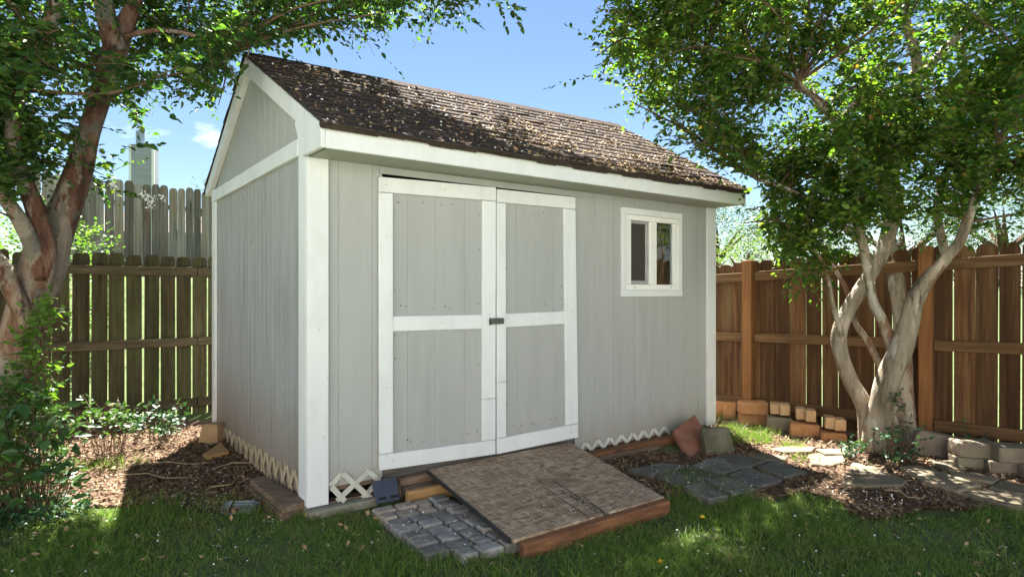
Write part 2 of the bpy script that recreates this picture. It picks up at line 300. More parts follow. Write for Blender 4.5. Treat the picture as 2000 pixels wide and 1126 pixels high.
def leaves(name, P, Dr, Nn, Ln, Wd, mat, parent=None):
    Dr = unit(Dr); S = unit(np.cross(Dr, Nn)); Nn = np.cross(S, Dr); Ln = Ln[:, None]; Wd = Wd[:, None]
    v = np.stack([P, P + .33*Ln*Dr + .5*Wd*S + .12*Wd*Nn, P + .70*Ln*Dr + .36*Wd*S + .06*Wd*Nn - .03*Ln*Nn, P + Ln*Dr - .12*Ln*Nn,
                  P + .70*Ln*Dr - .36*Wd*S + .06*Wd*Nn - .03*Ln*Nn, P + .33*Ln*Dr - .5*Wd*S + .12*Wd*Nn], 1).reshape(-1, 3)
    i = np.arange(len(P))[:, None] * 6
    return npmesh(name, v, [i + np.array([[0, 1, 2, 3]]), i + np.array([[0, 3, 4, 5]])], mat, parent)
def spray(S, T, ln, m, lsize, spread=.9, upn=.8):             # twigs at S along T: m alternate leaves each
    n = len(S); T = unit(T); up = np.array([0, 0, 1.]); lat = unit(np.cross(T, up) + 1e-6)
    j = np.arange(m); f = (j + .6) / m
    P = S[:, None] + T[:, None] * (ln[:, None] * f)[..., None]; P[..., 2] -= (ln[:, None] * f**2) * .22
    sg = np.where(j % 2 == 0, 1., -1.)
    Dr = T[:, None] * .55 + lat[:, None] * (sg * spread)[None, :, None] + rng.normal(0, .28, (n, m, 3))
    Dr[:, -1] = T; Dr[..., 2] -= .15
    Nn = up * upn + rng.normal(0, .45, (n, m, 3))
    Ls = lsize * rng.uniform(.5, 1.35, (n, m)) * (1 - .25 * f)[None]
    return P.reshape(-1, 3), Dr.reshape(-1, 3), Nn.reshape(-1, 3), Ls.ravel(), Ls.ravel() * rng.uniform(.48, .62, n*m)
def inpoly(x, y, poly):
    r = np.zeros(len(x), bool); n = len(poly)
    for i in range(n):
        (x1, y1), (x2, y2) = poly[i], poly[(i+1) % n]
        c = ((y1 > y) != (y2 > y)) & (x < (x2-x1) * (y-y1) / ((y2-y1) or 1e-9) + x1); r ^= c
    return r
def proj(P):
    Z = np.maximum(P[:, 1], .05); return CX + P[:, 0] / Z * F, CY - (P[:, 2] - H) / Z * F
def catmull(pts, sub=4):
    P = [np.array(p, float) for p in pts]; P = [2*P[0]-P[1]] + P + [2*P[-1]-P[-2]]; out = []
    for i in range(1, len(P)-2):
        for k in range(sub):
            t = k / sub; a, b, c, d = P[i-1:i+3]
            out.append(.5*((2*b) + (c-a)*t + (2*a-5*b+4*c-d)*t*t + (3*b-a-3*c+d)*t**3))
    out.append(P[-2]); return out

# ------------------------------------------------------------------ ground
FL = Vector((-3.07, 6.40, 0))                                  # a point of the back fence line (runs along U)
def terrain(x, y):
    q = (x - FL.x) * V.x + (y - FL.y) * V.y
    return GZ + 1.45 * np.clip((q - .25) / 4.5, 0, 1)**1.2 + 0.01 * np.sin(x*1.7) * np.cos(y*1.3)
gx = np.sinh(np.linspace(-6.2, 6.2, 150)) * 2.2; gy = np.sinh(np.linspace(-5, 6.2, 150)) * 2.2 + 5
X, Y = np.meshgrid(gx, gy); Zg = terrain(X, Y)
idx = np.arange(150*150).reshape(150, 150)
fq = np.stack([idx[:-1, :-1], idx[:-1, 1:], idx[1:, 1:], idx[1:, :-1]], -1).reshape(-1, 4)
kind(npmesh('ground', np.stack([X, Y, Zg], -1).reshape(-1, 3), [fq], 'lawn_ground', smooth=True), 'structure')
def sheet(name, pix, z, mat):
    pts = [gnd(a, b) for a, b in pix]; me = bpy.data.meshes.new(name)
    me.from_pydata([(p.x, p.y, z) for p in pts], [], [tuple(range(len(pts)))])
    bm = bmesh.new(); bm.from_mesh(me); bmesh.ops.recalc_face_normals(bm, faces=bm.faces); bmesh.ops.triangulate(bm, faces=bm.faces)
    bm.faces.ensure_lookup_table(); bm.normal_update()
    if bm.faces[0].normal.z < 0: bmesh.ops.reverse_faces(bm, faces=bm.faces)
    bm.to_mesh(me); bm.free()
    return kind(finish(bpy.data.objects.new(name, me), mat), 'structure')
BED_L = [(-420, 985), (60, 985), (240, 992), (330, 985), (420, 1003), (520, 1000), (606, 1003), (640, 985), (430, 838), (480, 822), (90, 830), (-420, 850)]
BED_R = [(1135, 882), (1240, 940), (1300, 972), (1350, 962), (1500, 978), (1575, 962), (1640, 985), (1690, 1018), (1745, 1012), (1800, 995), (1880, 1000), (1990, 985), (2300, 985), (2300, 905),
         (1830, 858), (1640, 838), (1400, 806), (1385, 830), (1330, 885)]
sheet('mulch_bed_left', BED_L, GZ + .016, 'soil'); sheet('mulch_bed_right', BED_R, GZ + .016, 'soil')

# ------------------------------------------------------------------ unseen house and paving added behind the camera to bounce sunlight to the shed
pat = MB().box(-7.5, 7.5, -6.2, -1.6, GZ-.06, GZ+.02).build('added_patio', 'patio_concrete', None, .01); kind(pat, 'structure')  # pale concrete added out of view as a sunlight reflector
fill_house = thing('added_house', 'added white two storey house out of view, bouncing sunlight onto the garden shed', 'house', Matrix.Translation((0, -6.3, GZ)))
MB().box(-8, 8, -8, 0, 0, 5.3).build('wall', 'white_siding', fill_house)
MB().prism([(-8.4, .45, 5.3), (-8.4, -8.4, 5.3), (-8.4, -4, 7.6)], (16.8, 0, 0)).build('roof', 'roof_far', fill_house)
for (hx, hz_) in ((-6, .9), (-3.2, .9), (4.2, .9), (-6, 3.5), (-2.4, 3.5), (1.2, 3.5), (5, 3.5)):
    wn = MB().box(hx-.55, hx+.55, .002, .05, hz_, hz_+1.3).build('window', 'vinyl', fill_house, .004); MB().box(hx-.45, hx+.45, .051, .056, hz_+.1, hz_+1.2).build('pane', 'dark_pane', wn)
dd_ = MB().box(-.5, .5, .002, .05, .02, 2.1).build('door', 'vinyl', fill_house, .004); MB().box(.38, .43, .051, .08, .95, 1.05).build('handle', 'dark_metal', dd_)

# ------------------------------------------------------------------ the shed
shed = thing('garden_shed', 'pale grey wooden garden shed with white trim and a brown shingle roof', 'shed', M_SHED)
def grooved(m, a0, a1, z0, z1, pitch, P, ztop=None, phase=0.0):   # T1-11 siding: sheet with recessed vertical grooves; P(a, depth, z)
    xs = [(a0, 0)]; g = a0 + pitch - (phase % pitch)
    while g < a1 - .015:
        xs += [(g-.0042, 0), (g-.0022, .005), (g+.0022, .005), (g+.0042, 0)]; g += pitch
    xs.append((a1, 0)); i = len(m.v); zt = ztop or (lambda a: z1)
    for a, d in xs: m.v += [P(a, d, z0), P(a, d, zt(a))]
    for k in range(len(xs)-1): m.f.append((i+2*k, i+2*k+2, i+2*k+3, i+2*k+1))
PF = lambda a, d, z: (a, d, z)
PS = lambda a, d, z: (d, a, z)
DX0, DX1, WX0, WX1, WZ0, WZ1 = .43, 1.97, 2.50, 3.13, 1.19, 1.80
m = MB(); ZB, ZT = .085, 1.95
grooved(m, .0, DX0, ZB, ZT, .203, PF, phase=.04); grooved(m, DX0, DX1, 1.90, ZT, .203, PF, phase=.04)
grooved(m, DX1, WX0, .0, ZT, .203, PF); grooved(m, WX1, L, .0, ZT, .203, PF, phase=.1)
grooved(m, WX0, WX1, .0, WZ0, .203, PF, phase=.09); grooved(m, WX0, WX1, WZ1, ZT, .203, PF, phase=.09)
m.build('front_wall', 'siding', shed)
ridge_z = lambda x: 2.845 + .075 * max(0, min(1, x / L))
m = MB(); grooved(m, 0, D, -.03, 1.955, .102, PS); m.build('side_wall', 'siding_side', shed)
gz_ = lambda y: 1.955 + (2.80 - 1.955) * (1 - abs(y - 1.235) / 1.40)
m = MB(); grooved(m, .0, 1.235, 1.955, 0, .152, PS, ztop=gz_); grooved(m, 1.235, D, 1.955, 0, .152, PS, ztop=gz_); m.build('gable_wall', 'siding', shed)
m = MB().box(.02, L, D-.02, D, 0, 1.95); m.box(L-.015, L, .02, D-.02, 0, 1.95); m.prism([(L-.015, .02, 1.95), (L-.015, D, 1.95), (L-.015, 1.235, 2.83)], (.015, 0, 0)); m.build('rear_walls', 'siding', shed)
MB().box(.03, L-.03, .03, D-.03, .05, .08).build('floor', 'timber_old', shed)
MB().box(.02, L-.02, 1.2, 1.22, .08, 1.93).build('dark_backing', 'inside', shed)  # dark sheet added so the interior reads as unlit behind gaps and window
MB().box(.02, L-.02, .02, D-.02, 1.93, 1.945).build('inner_ceiling', 'inside', shed)
def trim(name, *b, mat='white_paint', parent=shed, bevel=.003): return MB().box(*b).build(name, mat, parent, bevel)
trim('corner_board', -.022, .098, -.024, -.001, 0, 1.928); trim('corner_board', -.023, -.001, 0, .128, .0, 2.05)
trim('corner_board', -.023, -.001, D-.09, D+.02, -.03, 2.04); trim('corner_board', 3.535, L+.015, -.024, -.001, -.01, 1.928)
trim('gable_band', -.029, -.001, .13, 1.30, 1.957, 2.055); trim('gable_band', -.0295, -.001, 1.303, D-.001, 1.955, 2.053)
FY = -.285
trim('fascia', -.022, 2.18, FY-.022, FY, 1.925, 2.045); trim('fascia', 2.183, L+.04, FY-.022, FY, 1.924, 2.043)
trim('soffit', -.0, L+.02, FY+.001, -.001, 1.93, 1.945, mat='soffit_paint', bevel=0)
trim('soffit_end', L+.001, L+.02, FY+.001, -.001, 1.946, 2.03, bevel=0)
# rake boards and the boxed eave return on the gable
def rk(y): return 2.045 + (ridge_z(0) - 2.045) * (y - FY + .02) / (1.235 - FY + .02)
def rkb(y): return 2.06 + (ridge_z(0) - 2.06) * (2.70 - y) / (2.70 - 1.235)
MB().prism([(-.045, .02, rk(.02)), (-.045, 1.234, rk(1.235)), (-.045, 1.234, rk(1.235)-.125), (-.045, .10, rk(.10)-.115)], (.044, 0, 0)).build('rake_board', 'white_paint', shed, .003)
MB().prism([(-.044, 2.66, rkb(2.66)), (-.044, 1.236, rkb(1.236)), (-.044, 1.236, rkb(1.236)-.125), (-.044, 2.50, rkb(2.50)-.115), (-.044, 2.66, rkb(2.66)-.05)], (.043, 0, 0)).build('rake_board', 'white_paint', shed, .003)
MB().prism([(-.047, FY-.022, 1.925), (-.047, FY-.022, 2.045), (-.047, .018, rk(.018)), (-.047, .12, rk(.12)-.13), (-.047, .0, 1.93)], (.024, 0, 0)).build('eave_return', 'white_paint', shed, .003)
# lattice strips nailed along the base
def slat(a, b, w, th, mat, parent):
    a = Vector(a); b = Vector(b); d = (b - a).normalized(); n = Vector((0, -1, 0)) if abs(d.y) < 1e-6 else Vector((-1, 0, 0)); s = d.cross(n) * w / 2
    MB().hexa([a-s, b-s, b+s, a+s, a-s+n*th, b-s+n*th, b+s+n*th, a+s+n*th]).build('slat', mat, parent)
def part(name, parent):
    o = bpy.data.objects.new(name, None); COL.objects.link(o); o.parent = parent; o.empty_display_size = .05; return o
lt = part('base_lattice', shed)
def zc(y): return .072 - .040 * y
p = .148; k = 0; y = .13
while y < 2.33:
    c = zc(y); c2 = zc(y + p*.8); c3 = zc(y + p*1.6)
    slat((-.006, y, c-.075), (-.006, y+p*.75, c2+.08), .034, .006, 'lattice', lt); slat((-.013, y+p*.75, c2+.076), (-.013, y+p*1.5, c3-.075), .034, .006, 'lattice', lt); y += p
lt = part('base_lattice', shed)
def z4(x_, y_): q = front(400 + x_/3.254, 780 + y_/3.254, .008); return q
for k, (a_, b_) in enumerate([((796, 545), (874, 462)), ((872, 466), (1050, 622)), ((838, 640), (1042, 450)), ((1036, 452), (1104, 512)), ((800, 548), (885, 640)), ((1000, 622), (1102, 520))]):
    (xa, za), (xb, zb) = z4(*a_), z4(*b_); yy = -.006 if k in (0, 2, 5) else -.015
    slat((xa, yy, za), (xb, yy, zb), .030, .008, 'lattice_front', lt)
lt = part('base_lattice', shed); x = 2.0; k = 0
while x < 3.0:
    z1 = .052; q = .128; zb = -.055 if k in (1, 2) else -.012
    e = 1.62 if k in (1, 2) else 1.0
    slat((x + q*.5 - q*.5*e, -.006, zb), (x+q*.5, -.006, z1), .027, .007, 'lattice_white', lt); slat((x+q*.5, -.014, z1), (x+q*.5+q*.5*e, -.014, zb), .027, .007, 'lattice_white', lt)
    x += q; k += 1
# skids and sill under the walls
trim('skid', .02, L-.02, .008, .09, GZ-.02, -.001, mat='timber_old', bevel=.006)
trim('skid', .03, .12, .1, D-.05, GZ-.02, -.002, mat='timber_old', bevel=.006)
trim('door_sill', DX0, DX1+.03, .0015, .05, .06, .215, mat='sill_grey', bevel=.004)
trim('door_header', DX0-.02, DX1+.03, -.012, -.001, 1.885, 1.927, mat='siding', bevel=0)
# ---- doors: measured corner points; every rail and stile is its own board on the sagging frame
def door(corners, sx0, sx1, rails, splits, grooves):
    TL, TR, BR, BL = [front(*c, .03) for c in corners]
    def Q(a, b): return ((TL[0]*(1-a)+TR[0]*a)*(1-b)+(BL[0]*(1-a)+BR[0]*a)*b, (TL[1]*(1-a)+TR[1]*a)*(1-b)+(BL[1]*(1-a)+BR[1]*a)*b)
    d = part('door', shed)
    def brd(name, a0, a1, b0, b1, y0, y1, mat='white_paint', bevel=.003):
        c = [Q(a0, b0), Q(a1, b0), Q(a1, b1), Q(a0, b1)]
        return MB().hexa([(x, y0, z) for x, z in c] + [(x, y1, z) for x, z in c]).build(name, mat, d, bevel)
    (t1, m0, m1, b0) = rails
    edges = [0.01] + grooves + [.99]
    for i in range(len(edges)-1): brd('panel', edges[i]+.0007, edges[i+1]-.0007, .01, .99, -.016, -.004, 'siding', .0012)
    brd('panel_back', .012, .988, .012, .988, -.0035, .0, 'siding', 0)
    brd('rail', 0, 1, 0, t1, -.037, -.0165); brd('rail', sx0+.002, sx1-.002, m0, m1, -.036, -.0165); brd('rail', 0, 1, b0, 1, -.037, -.0165)
    for (a0, a1, sp) in ((0, sx0, splits[0]), (sx1, 1, splits[1])):
        cuts = [t1+.001] + ([sp] if sp else []) + [b0-.001]
        for i in range(len(cuts)-1): brd('stile', a0, a1, cuts[i]+.0006, cuts[i+1]-.0006, -.036 - .0015*i, -.0165)
    nm = MB()
    for (a, b) in [(random.uniform(sx0+.02, sx1-.02), b+random.uniform(-.008, .008)) for b in (t1+.03, m0-.03, b0-.03) for _ in range(5)] + [(a, random.uniform(t1, b0)) for a in (sx0+.025, sx1-.025) for _ in range(4)]:
        x, z = Q(a, b); r = random.uniform(.003, .005); n = 6
        nm.prism([(x+r*math.cos(q*math.tau/n), -.0166, z+r*math.sin(q*math.tau/n)) for q in range(n)], (0, .0004, 0))
    for (a, b) in [(sx0*.5, t1*.5), ((sx1+1)/2, t1*.5), (.5, t1*.5), ((sx1+1)/2, m0), (sx0*.5, .2), (sx0*.5, .72), (.5, (m0+m1)/2), (.9, (b0+1)/2), (.1, (b0+1)/2)]:
        x, z = Q(a, b); r = .0028; nm.prism([(x+r*math.cos(q*math.tau/6), -.0386, z+r*math.sin(q*math.tau/6)) for q in range(6)], (0, .0006, 0))
    kind(nm.build('nail_heads', 'black_hole', d), 'stuff')
    return d, Q
dl, QL = door([(740, 345), (968, 366), (967, 886), (741, 918)], .105, .875, (.052, .476, .528, .946), (None, .79), [.23, .46, .72])
dr, QR = door([(970, 369), (1123, 385), (1129, 853), (970, 886)], .103, .842, (.050, .472, .524, .942), (.73, None), [.24, .47, .70])
x, z = QL(.965, .50)
la = MB().box(x-.018, x+.075, -.052, -.0385, z-.022, z+.018).build('latch', 'dark_metal', dl, .003)
MB().box(x+.058, x+.082, -.058, -.0525, z-.021, z+.017).build('hasp', 'dark_metal', dl, .002)
MB().tube([(x-.022, -.046, z+.02), (x-.034, -.056, z), (x-.026, -.05, z-.026), (x-.012, -.045, z-.018)], [.004]*4, 6).build('staple', 'black_hole', dl)
# ---- window
w = part('window', shed); WA = (2.447, 3.186, 1.142, 1.846)
def wb(name, x0, x1, z0, z1, y0, y1, mat='vinyl', bevel=.003): return MB().box(x0, x1, y0, y1, z0, z1).build(name, mat, w, bevel)
wb('casing', 2.447, 3.183, 1.795, 1.846, -.026, -.0005, 'white_paint'); wb('casing', 2.45, 3.186, 1.142, 1.196, -.026, -.0005, 'white_paint')
wb('casing', 2.45, 2.503, 1.1965, 1.7945, -.024, -.0005, 'white_paint'); wb('casing', 3.130, 3.183, 1.1965, 1.7945, -.024, -.0005, 'white_paint')
a0, a1, b0, b1 = 2.5035, 3.1295, 1.1965, 1.7945
wb('frame', a0, a1, b1-.042, b1, -.016, .03); wb('frame', a0, a1, b0, b0+.044, -.016, .03)
wb('frame', a0, a0+.058, b0+.0445, b1-.0425, -.014, .03); wb('frame', a1-.047, a1, b0+.0445, b1-.0425, -.014, .03); wb('mullion', 2.787, 2.868, b0+.0445, b1-.0425, -.013, .03)
for q in (a0+.09, a0+.53): wb('weep_slot', q, q+.022, b0+.018, b0+.023, -.0165, -.0158, 'black_hole', 0)
c0, c1 = a0+.0585, 2.7865; z0_, z1_ = b0+.045, b1-.043
wb('sash', c0, c1, z0_, z0_+.030, .004, .022, 'sash_grey'); wb('sash', c0, c1, z1_-.022, z1_, .004, .022, 'sash_grey'); wb('sash', c1-.034, c1, z0_+.031, z1_-.023, .004, .022, 'sash_grey')
wb('insect_screen', c0, c1-.035, z0_+.031, z1_-.023, .012, .014, 'screen_mesh', 0)
wb('pane', 2.8685, a1-.0475, z0_, z1_, .008, .012, 'glass', 0)
cm = MB(); n = 26
for i in range(n):
    for (aa, bb) in ((i, i+1),):
        f0, f1 = aa/n, bb/n; x_0, x_1 = 2.93+.22*f0, 2.93+.22*f1
        cm.hexa([(x_0, .10+.012*math.sin(f0*26), 1.1), (x_1, .10+.012*math.sin(f1*26), 1.1), (x_1, .104+.012*math.sin(f1*26), 1.1), (x_0, .104+.012*math.sin(f0*26), 1.1),
                 (x_0, .10+.012*math.sin(f0*26), 1.85), (x_1, .10+.012*math.sin(f1*26), 1.85), (x_1, .104+.012*math.sin(f1*26), 1.85), (x_0, .104+.012*math.sin(f0*26), 1.85)])
cm.build('curtain', 'curtain', w)
wb('curtain_edge', 3.152, 3.32, 1.1, 1.85, .115, .12, 'curtain_white', 0)
# ---- roof: deck, single shingles in courses, ridge caps
roof = part('roof', shed)
X0, X1, EY, EZ = -.055, L+.055, FY-.045, 2.047
def RP(x, s, h=0.0, back=False):                                # roof surface point: s = 0 eave .. 1 ridge
    rz = ridge_z(x) + .018; ey, ez = (2.71, 2.06) if back else (EY, EZ)
    sag = .010 * math.sin(math.pi * max(0, min(1, (x-X0)/(X1-X0)))) * (1 - s)
    y = ey + (1.235 - ey) * s; z = ez + (rz - ez) * s - sag; ln = math.hypot(1.235-ey, rz-ez)
    ny, nz_ = -(rz-ez)/ln, abs(1.235-ey)/ln
    if back: ny = -ny
    return (x, y + ny*h, z + nz_*h)
for back in (False, True):
    m = MB(); K = 12
    for i in range(K):
        xa, xb = X0+.02+(X1-X0-.04)*i/K, X0+.02+(X1-X0-.04)*(i+1)/K
        m.hexa([RP(xa, .01, -.022, back), RP(xb, .01, -.022, back), RP(xb, .995, -.022, back), RP(xa, .995, -.022, back), RP(xa, .01, -.002, back), RP(xb, .01, -.002, back), RP(xb, .995, -.002, back), RP(xa, .995, -.002, back)])
    m.build('deck', 'roof_deck', roof)
ROWS = 14
def shingle(m, xa, xb, r, back, lift):
    s0 = r/ROWS - .012; s1 = min(.998, (r+1)/ROWS + .02)
    j = random.uniform(-.003, .003); l0, l1 = lift
    m.hexa([RP(xa, s0+j, .004+l0, back), RP(xb, s0+j, .004+l1, back), RP(xb, s1, 0, back), RP(xa, s1, 0, back), RP(xa, s0+j, .014+l0, back), RP(xb, s0+j, .014+l1, back), RP(xb, s1, .004, back), RP(xa, s1, .004, back)])
rear = MB()
for r in range(ROWS):
    for back in (False, True):
        x = X0 + random.uniform(-.008, .008) - (0 if r % 2 == 0 else .15)
        while x < X1:
            xb = x + .303; xa_, xb_ = max(x, X0 + random.uniform(-.006, .006)), min(xb, X1 + random.uniform(-.004, .012))
            if xb_ - xa_ > .03:
                lf = (random.uniform(0, .004), random.uniform(0, .004))
                if random.random() < .10: lf = (lf[0], lf[1] + random.uniform(.004, .014))
                if r == 0: lf = (lf[0] - .004, lf[1] - .004)
                if back: shingle(rear, xa_, xb_-.0015, r, True, lf)
                else:
                    m = MB(); shingle(m, xa_, xb_-.0015, r, False, lf); m.build('shingle', 'shingle', roof)
            x = xb
kind(rear.build('rear_shingles', 'shingle', roof), 'stuff')
x = X0
while x < X1 - .05:
    xb = min(x + .30, X1); m = MB(); a, b = .013, .006
    for back in (False, True):
        m.hexa([RP(x, .93, b, back), RP(xb, .93, b+.006, back), RP(xb, 1, b+.008, back), RP(x, 1, b+.002, back), RP(x, .93, a, back), RP(xb, .93, a+.006, back), RP(xb, 1, a+.012, back), RP(x, 1, a+.006, back)])
    m.build('ridge_cap', 'shingle', roof); x += .16 if x + .3 < X1 else 1
m = MB(); n = 24                                                # drip edge of the starter course above the fascia
for i in range(n):
    xa, xb = X0+(X1-X0)*i/n, X0+(X1-X0)*(i+1)/n; d1 = random.uniform(.018, .030)
    m.hexa([RP(xa, -.006, -d1), RP(xb, -.006, -d1), RP(xb, .012, -.02), RP(xa, .012, -.02), RP(xa, -.006, .003), RP(xb, -.006, .003), RP(xb, .012, .003), RP(xa, .012, .003)])
m.build('starter_edge', 'shingle', roof)
def flakes(name, P, Nrm, size, mat, asp=(.4, .9), tilt=.35, parent=None, curl=.2):
    n = len(P); Nn = unit(Nrm + rng.normal(0, tilt, (n, 3))); a = unit(np.cross(Nn, rng.normal(0, 1, (n, 3)))); b = np.cross(Nn, a)
    s = size[:, None]; w = s * rng.uniform(*asp, (n, 1))
    v = np.stack([P - a*s*.5, P - b*w*.5 + Nn*s*curl*.3, P + a*s*.5 + Nn*s*curl*.5, P + b*w*.5 + Nn*s*curl*.2], 1).reshape(-1, 3)
    return npmesh(name, v, [np.arange(n)[:, None]*4 + np.array([[0, 1, 2, 3]])], mat, parent)
# leaf litter lying on the shingles: thick along the lower right, thin streaks at left
def litter_roof(n, dens):
    out = []
    while len(out) < n:
        x, s = random.uniform(X0, X1), random.uniform(0, 1)
        if random.random() < dens(x, s):
            q = RP(x, s, .016); out.append(tuple(M_SHED @ Vector(q)))
    return np.array(out)
def dens(x, s):
    f = (x - X0) / (X1 - X0); g = .5 + .5*math.sin(x*5.1 + 3*math.sin(s*6)) * math.sin(s*14 + x*2.7)
    row = (s * ROWS) % 1; d = .05 + .5*max(0, f-.18) * g**1.5 * (1.25 - s)
    d += .55 * math.exp(-((s-.03)/.045)**2) * min(1, max(0, f-.25)*3) + .35*math.exp(-((f-.47)/.09)**2 - ((s-.32-.4*(f-.47))/.2)**2)
    return min(1, d * (.35 + .9*(row < .3)))
nr = (M_SHED.to_3x3() @ Vector((0, -.47, .88)))
P = litter_roof(4200, dens); o = flakes('roof_leaf_litter', P, np.tile(np.array(nr), (len(P), 1)), rng.uniform(.012, .034, len(P)), 'roof_litter', (.35, .8), .4)
kind(o, 'stuff', 'dry tan leaf litter lying on the brown shingles')
P = litter_roof(520, lambda x, s: .35 + .4*(x < 1.6)); o = flakes('roof_petals', P, np.tile(np.array(nr), (len(P), 1)), rng.uniform(.008, .02, len(P)), 'petal', (.6, 1), .3)
kind(o, 'stuff', 'tiny white fallen petals on the shed roof')

# ------------------------------------------------------------------ fences
def board_mesh(name, wd_, h, th, ear):
    m = MB(); e = ear; pts = [(-wd_/2, 0, 0), (wd_/2, 0, 0), (wd_/2, 0, h-e), (wd_/2-e*.35, 0, h-e*.35), (wd_/2-e, 0, h), (-wd_/2+e, 0, h), (-wd_/2+e*.35, 0, h-e*.35), (-wd_/2, 0, h-e)]
    m.prism(pts, (0, th, 0)); me = bpy.data.meshes.new(name); me.from_pydata(m.v, [], m.f)
    bm = bmesh.new(); bm.from_mesh(me); bmesh.ops.recalc_face_normals(bm, faces=bm.faces); bm.to_mesh(me); bm.free(); return me
def fence(name, label, A, B, z0, hfun, pitch, gapf, bmat, rmat, rails, posts, pmat, ear=.03, ry=(-.042, -.001)):
    A = Vector((A[0], A[1], 0)); B = Vector((B[0], B[1], 0)); d = (B - A); ln = d.length; d.normalize()
    M = Matrix(((d.x, -d.y, 0, A.x), (d.y, d.x, 0, A.y), (0, 0, 1, z0), (0, 0, 0, 1)))
    r = thing(name, label, 'fence', M)
    vars_ = []
    for k in range(6):
        me = board_mesh('board', pitch - gapf(k/5), 1.0, .016, ear); me.materials.append(MATS[bmat]); vars_.append(me)
    x = pitch/2
    while x < ln:
        h = hfun(x/ln) + random.uniform(-.012, .012); me = random.choice(vars_)
        o = bpy.data.objects.new('board', me); COL.objects.link(o); o.parent = r
        o.location = (x + random.uniform(-.003, .003), random.uniform(0, .004), 0); o.scale = (1, 1, h); o.rotation_euler = (0, random.uniform(-.004, .004), 0)
        x += pitch
    for (za, zb, hh) in rails:
        cuts = [0] + [q for q in posts if 0 < q < ln] + [ln] if posts else [0, ln*.55, ln]
        for i in range(len(cuts)-1):
            t0, t1 = cuts[i]/ln, cuts[i+1]/ln; a, b = za+(zb-za)*t0, za+(zb-za)*t1; e = .05 if posts and i else .002; j = random.uniform(-.006, .006)
            xa, xb = cuts[i]+e, cuts[i+1]-(.05 if posts and i < len(cuts)-2 else .002)
            MB().hexa([(xa, ry[0], a-hh+j), (xb, ry[0], b-hh+j), (xb, ry[1], b-hh+j), (xa, ry[1], a-hh+j), (xa, ry[0], a+j), (xb, ry[0], b+j), (xb, ry[1], b+j), (xa, ry[1], a+j)]).build('rail', rmat, r, .004)
    for q in posts:
        h = hfun(q/ln) + .012; MB().box(q-.046, q+.046, -.094, -.002, 0, h).build('post', pmat, r, .005)
    return r
A = FL - U*2.9; B = FL + U*2.1
fence('picket_fence', 'dark mossy wooden fence with green light through its gaps, left of the shed', (A.x, A.y), (B.x, B.y), GZ-.03, lambda t: 1.625 - .02*t, .1425,
      lambda k: .008 + .008*k, 'fence_dark', 'fence_dark_rail', [(1.50, 1.50, .085), (.80, .80, .085), (.20, .19, .085)], [], 'fence_dark', ear=.022)
RA, RB = Vector((2.04, 6.30, 0)), Vector((3.78, 4.60, 0)); rd = (RB - RA).normalized(); A = RA - rd*1.2; B = RB + rd*.9
def fpos(px):                                                     # distance along the right fence of a photo column
    p_ = (px-CX)/F; return (p_*A.y - A.x) / (rd.x - p_*rd.y)
fence('privacy_fence', 'reddish brown cedar fence behind the tree at the right', (A.x, A.y), (B.x, B.y), GZ-.03, lambda t: 1.475 + .21*t, .139,
      lambda k: (-.001, .003, .004, .010, .014, .002)[int(k*5)], 'fence_cedar', 'fence_cedar_rail', [(1.38, 1.58, .09), (.84, .90, .085), (.225, .25, .09)], [fpos(1466), fpos(1811)], 'fence_post', ear=.032)
GA = at(60, 360, 10.1); GB = at(500, 375, 13.0)
fence('weathered_fence', 'weathered pale grey picket fence on the rise beyond the dark fence', (GA.x, GA.y), (GB.x, GB.y), 1.28, lambda t: 1.86 - .02*t + .03*math.sin(t*40), .150,
      lambda k: .004 + .015*k, 'fence_grey', 'fence_grey', [(1.5, 1.5, .08), (.4, .4, .08)], [], 'fence_grey', ear=.036, ry=(.022, .06))

# ------------------------------------------------------------------ house chimney beyond
hz = 1.40; cq = at(281, 300, 34.0)
Mh = Matrix.Rotation(.25, 4, 'Z'); Mh.translation = (cq.x, cq.y, hz)
hs_ = thing('neighbour_house', 'far house of which only the grey clad chimney with its flue shows', 'house', Mh)
MB().box(-5, 4, 1.0, 9, -.1, 3.0).build('wall', 'siding_far', hs_)
MB().prism([(-5.3, .8, 3.0), (-5.3, 9.2, 3.0), (-5.3, 5, 4.6)], (9.6, 0, 0)).build('roof', 'roof_far', hs_)
ch = part('chimney', hs_); zt = at(281, 287, 34).z - hz
MB().box(-.55, .55, -.4, .6, 0, zt-.02).build('core', 'siding_far', ch)
z = zt - 3.6
while z < zt - .1: MB().hexa([(-.56, -.44, z), (.56, -.44, z), (.56, .61, z), (-.56, .61, z), (-.56, -.41, z+.15), (.56, -.41, z+.15), (.56, .61, z+.15), (-.56, .61, z+.15)]).build('clapboard', 'siding_far', ch); z += .155
for q in (-.60, .50): MB().box(q, q+.12, -.46, -.34, 0, zt).build('corner_board', 'vinyl', ch)
MB().box(-.57, .57, -.45, .62, zt, zt+.03).build('cap', 'siding_far', ch)
MB().tube([(-.20, .1, zt+.061), (-.20, .1, zt+.85)], [.22, .22], 14).build('flue', 'flue', ch)

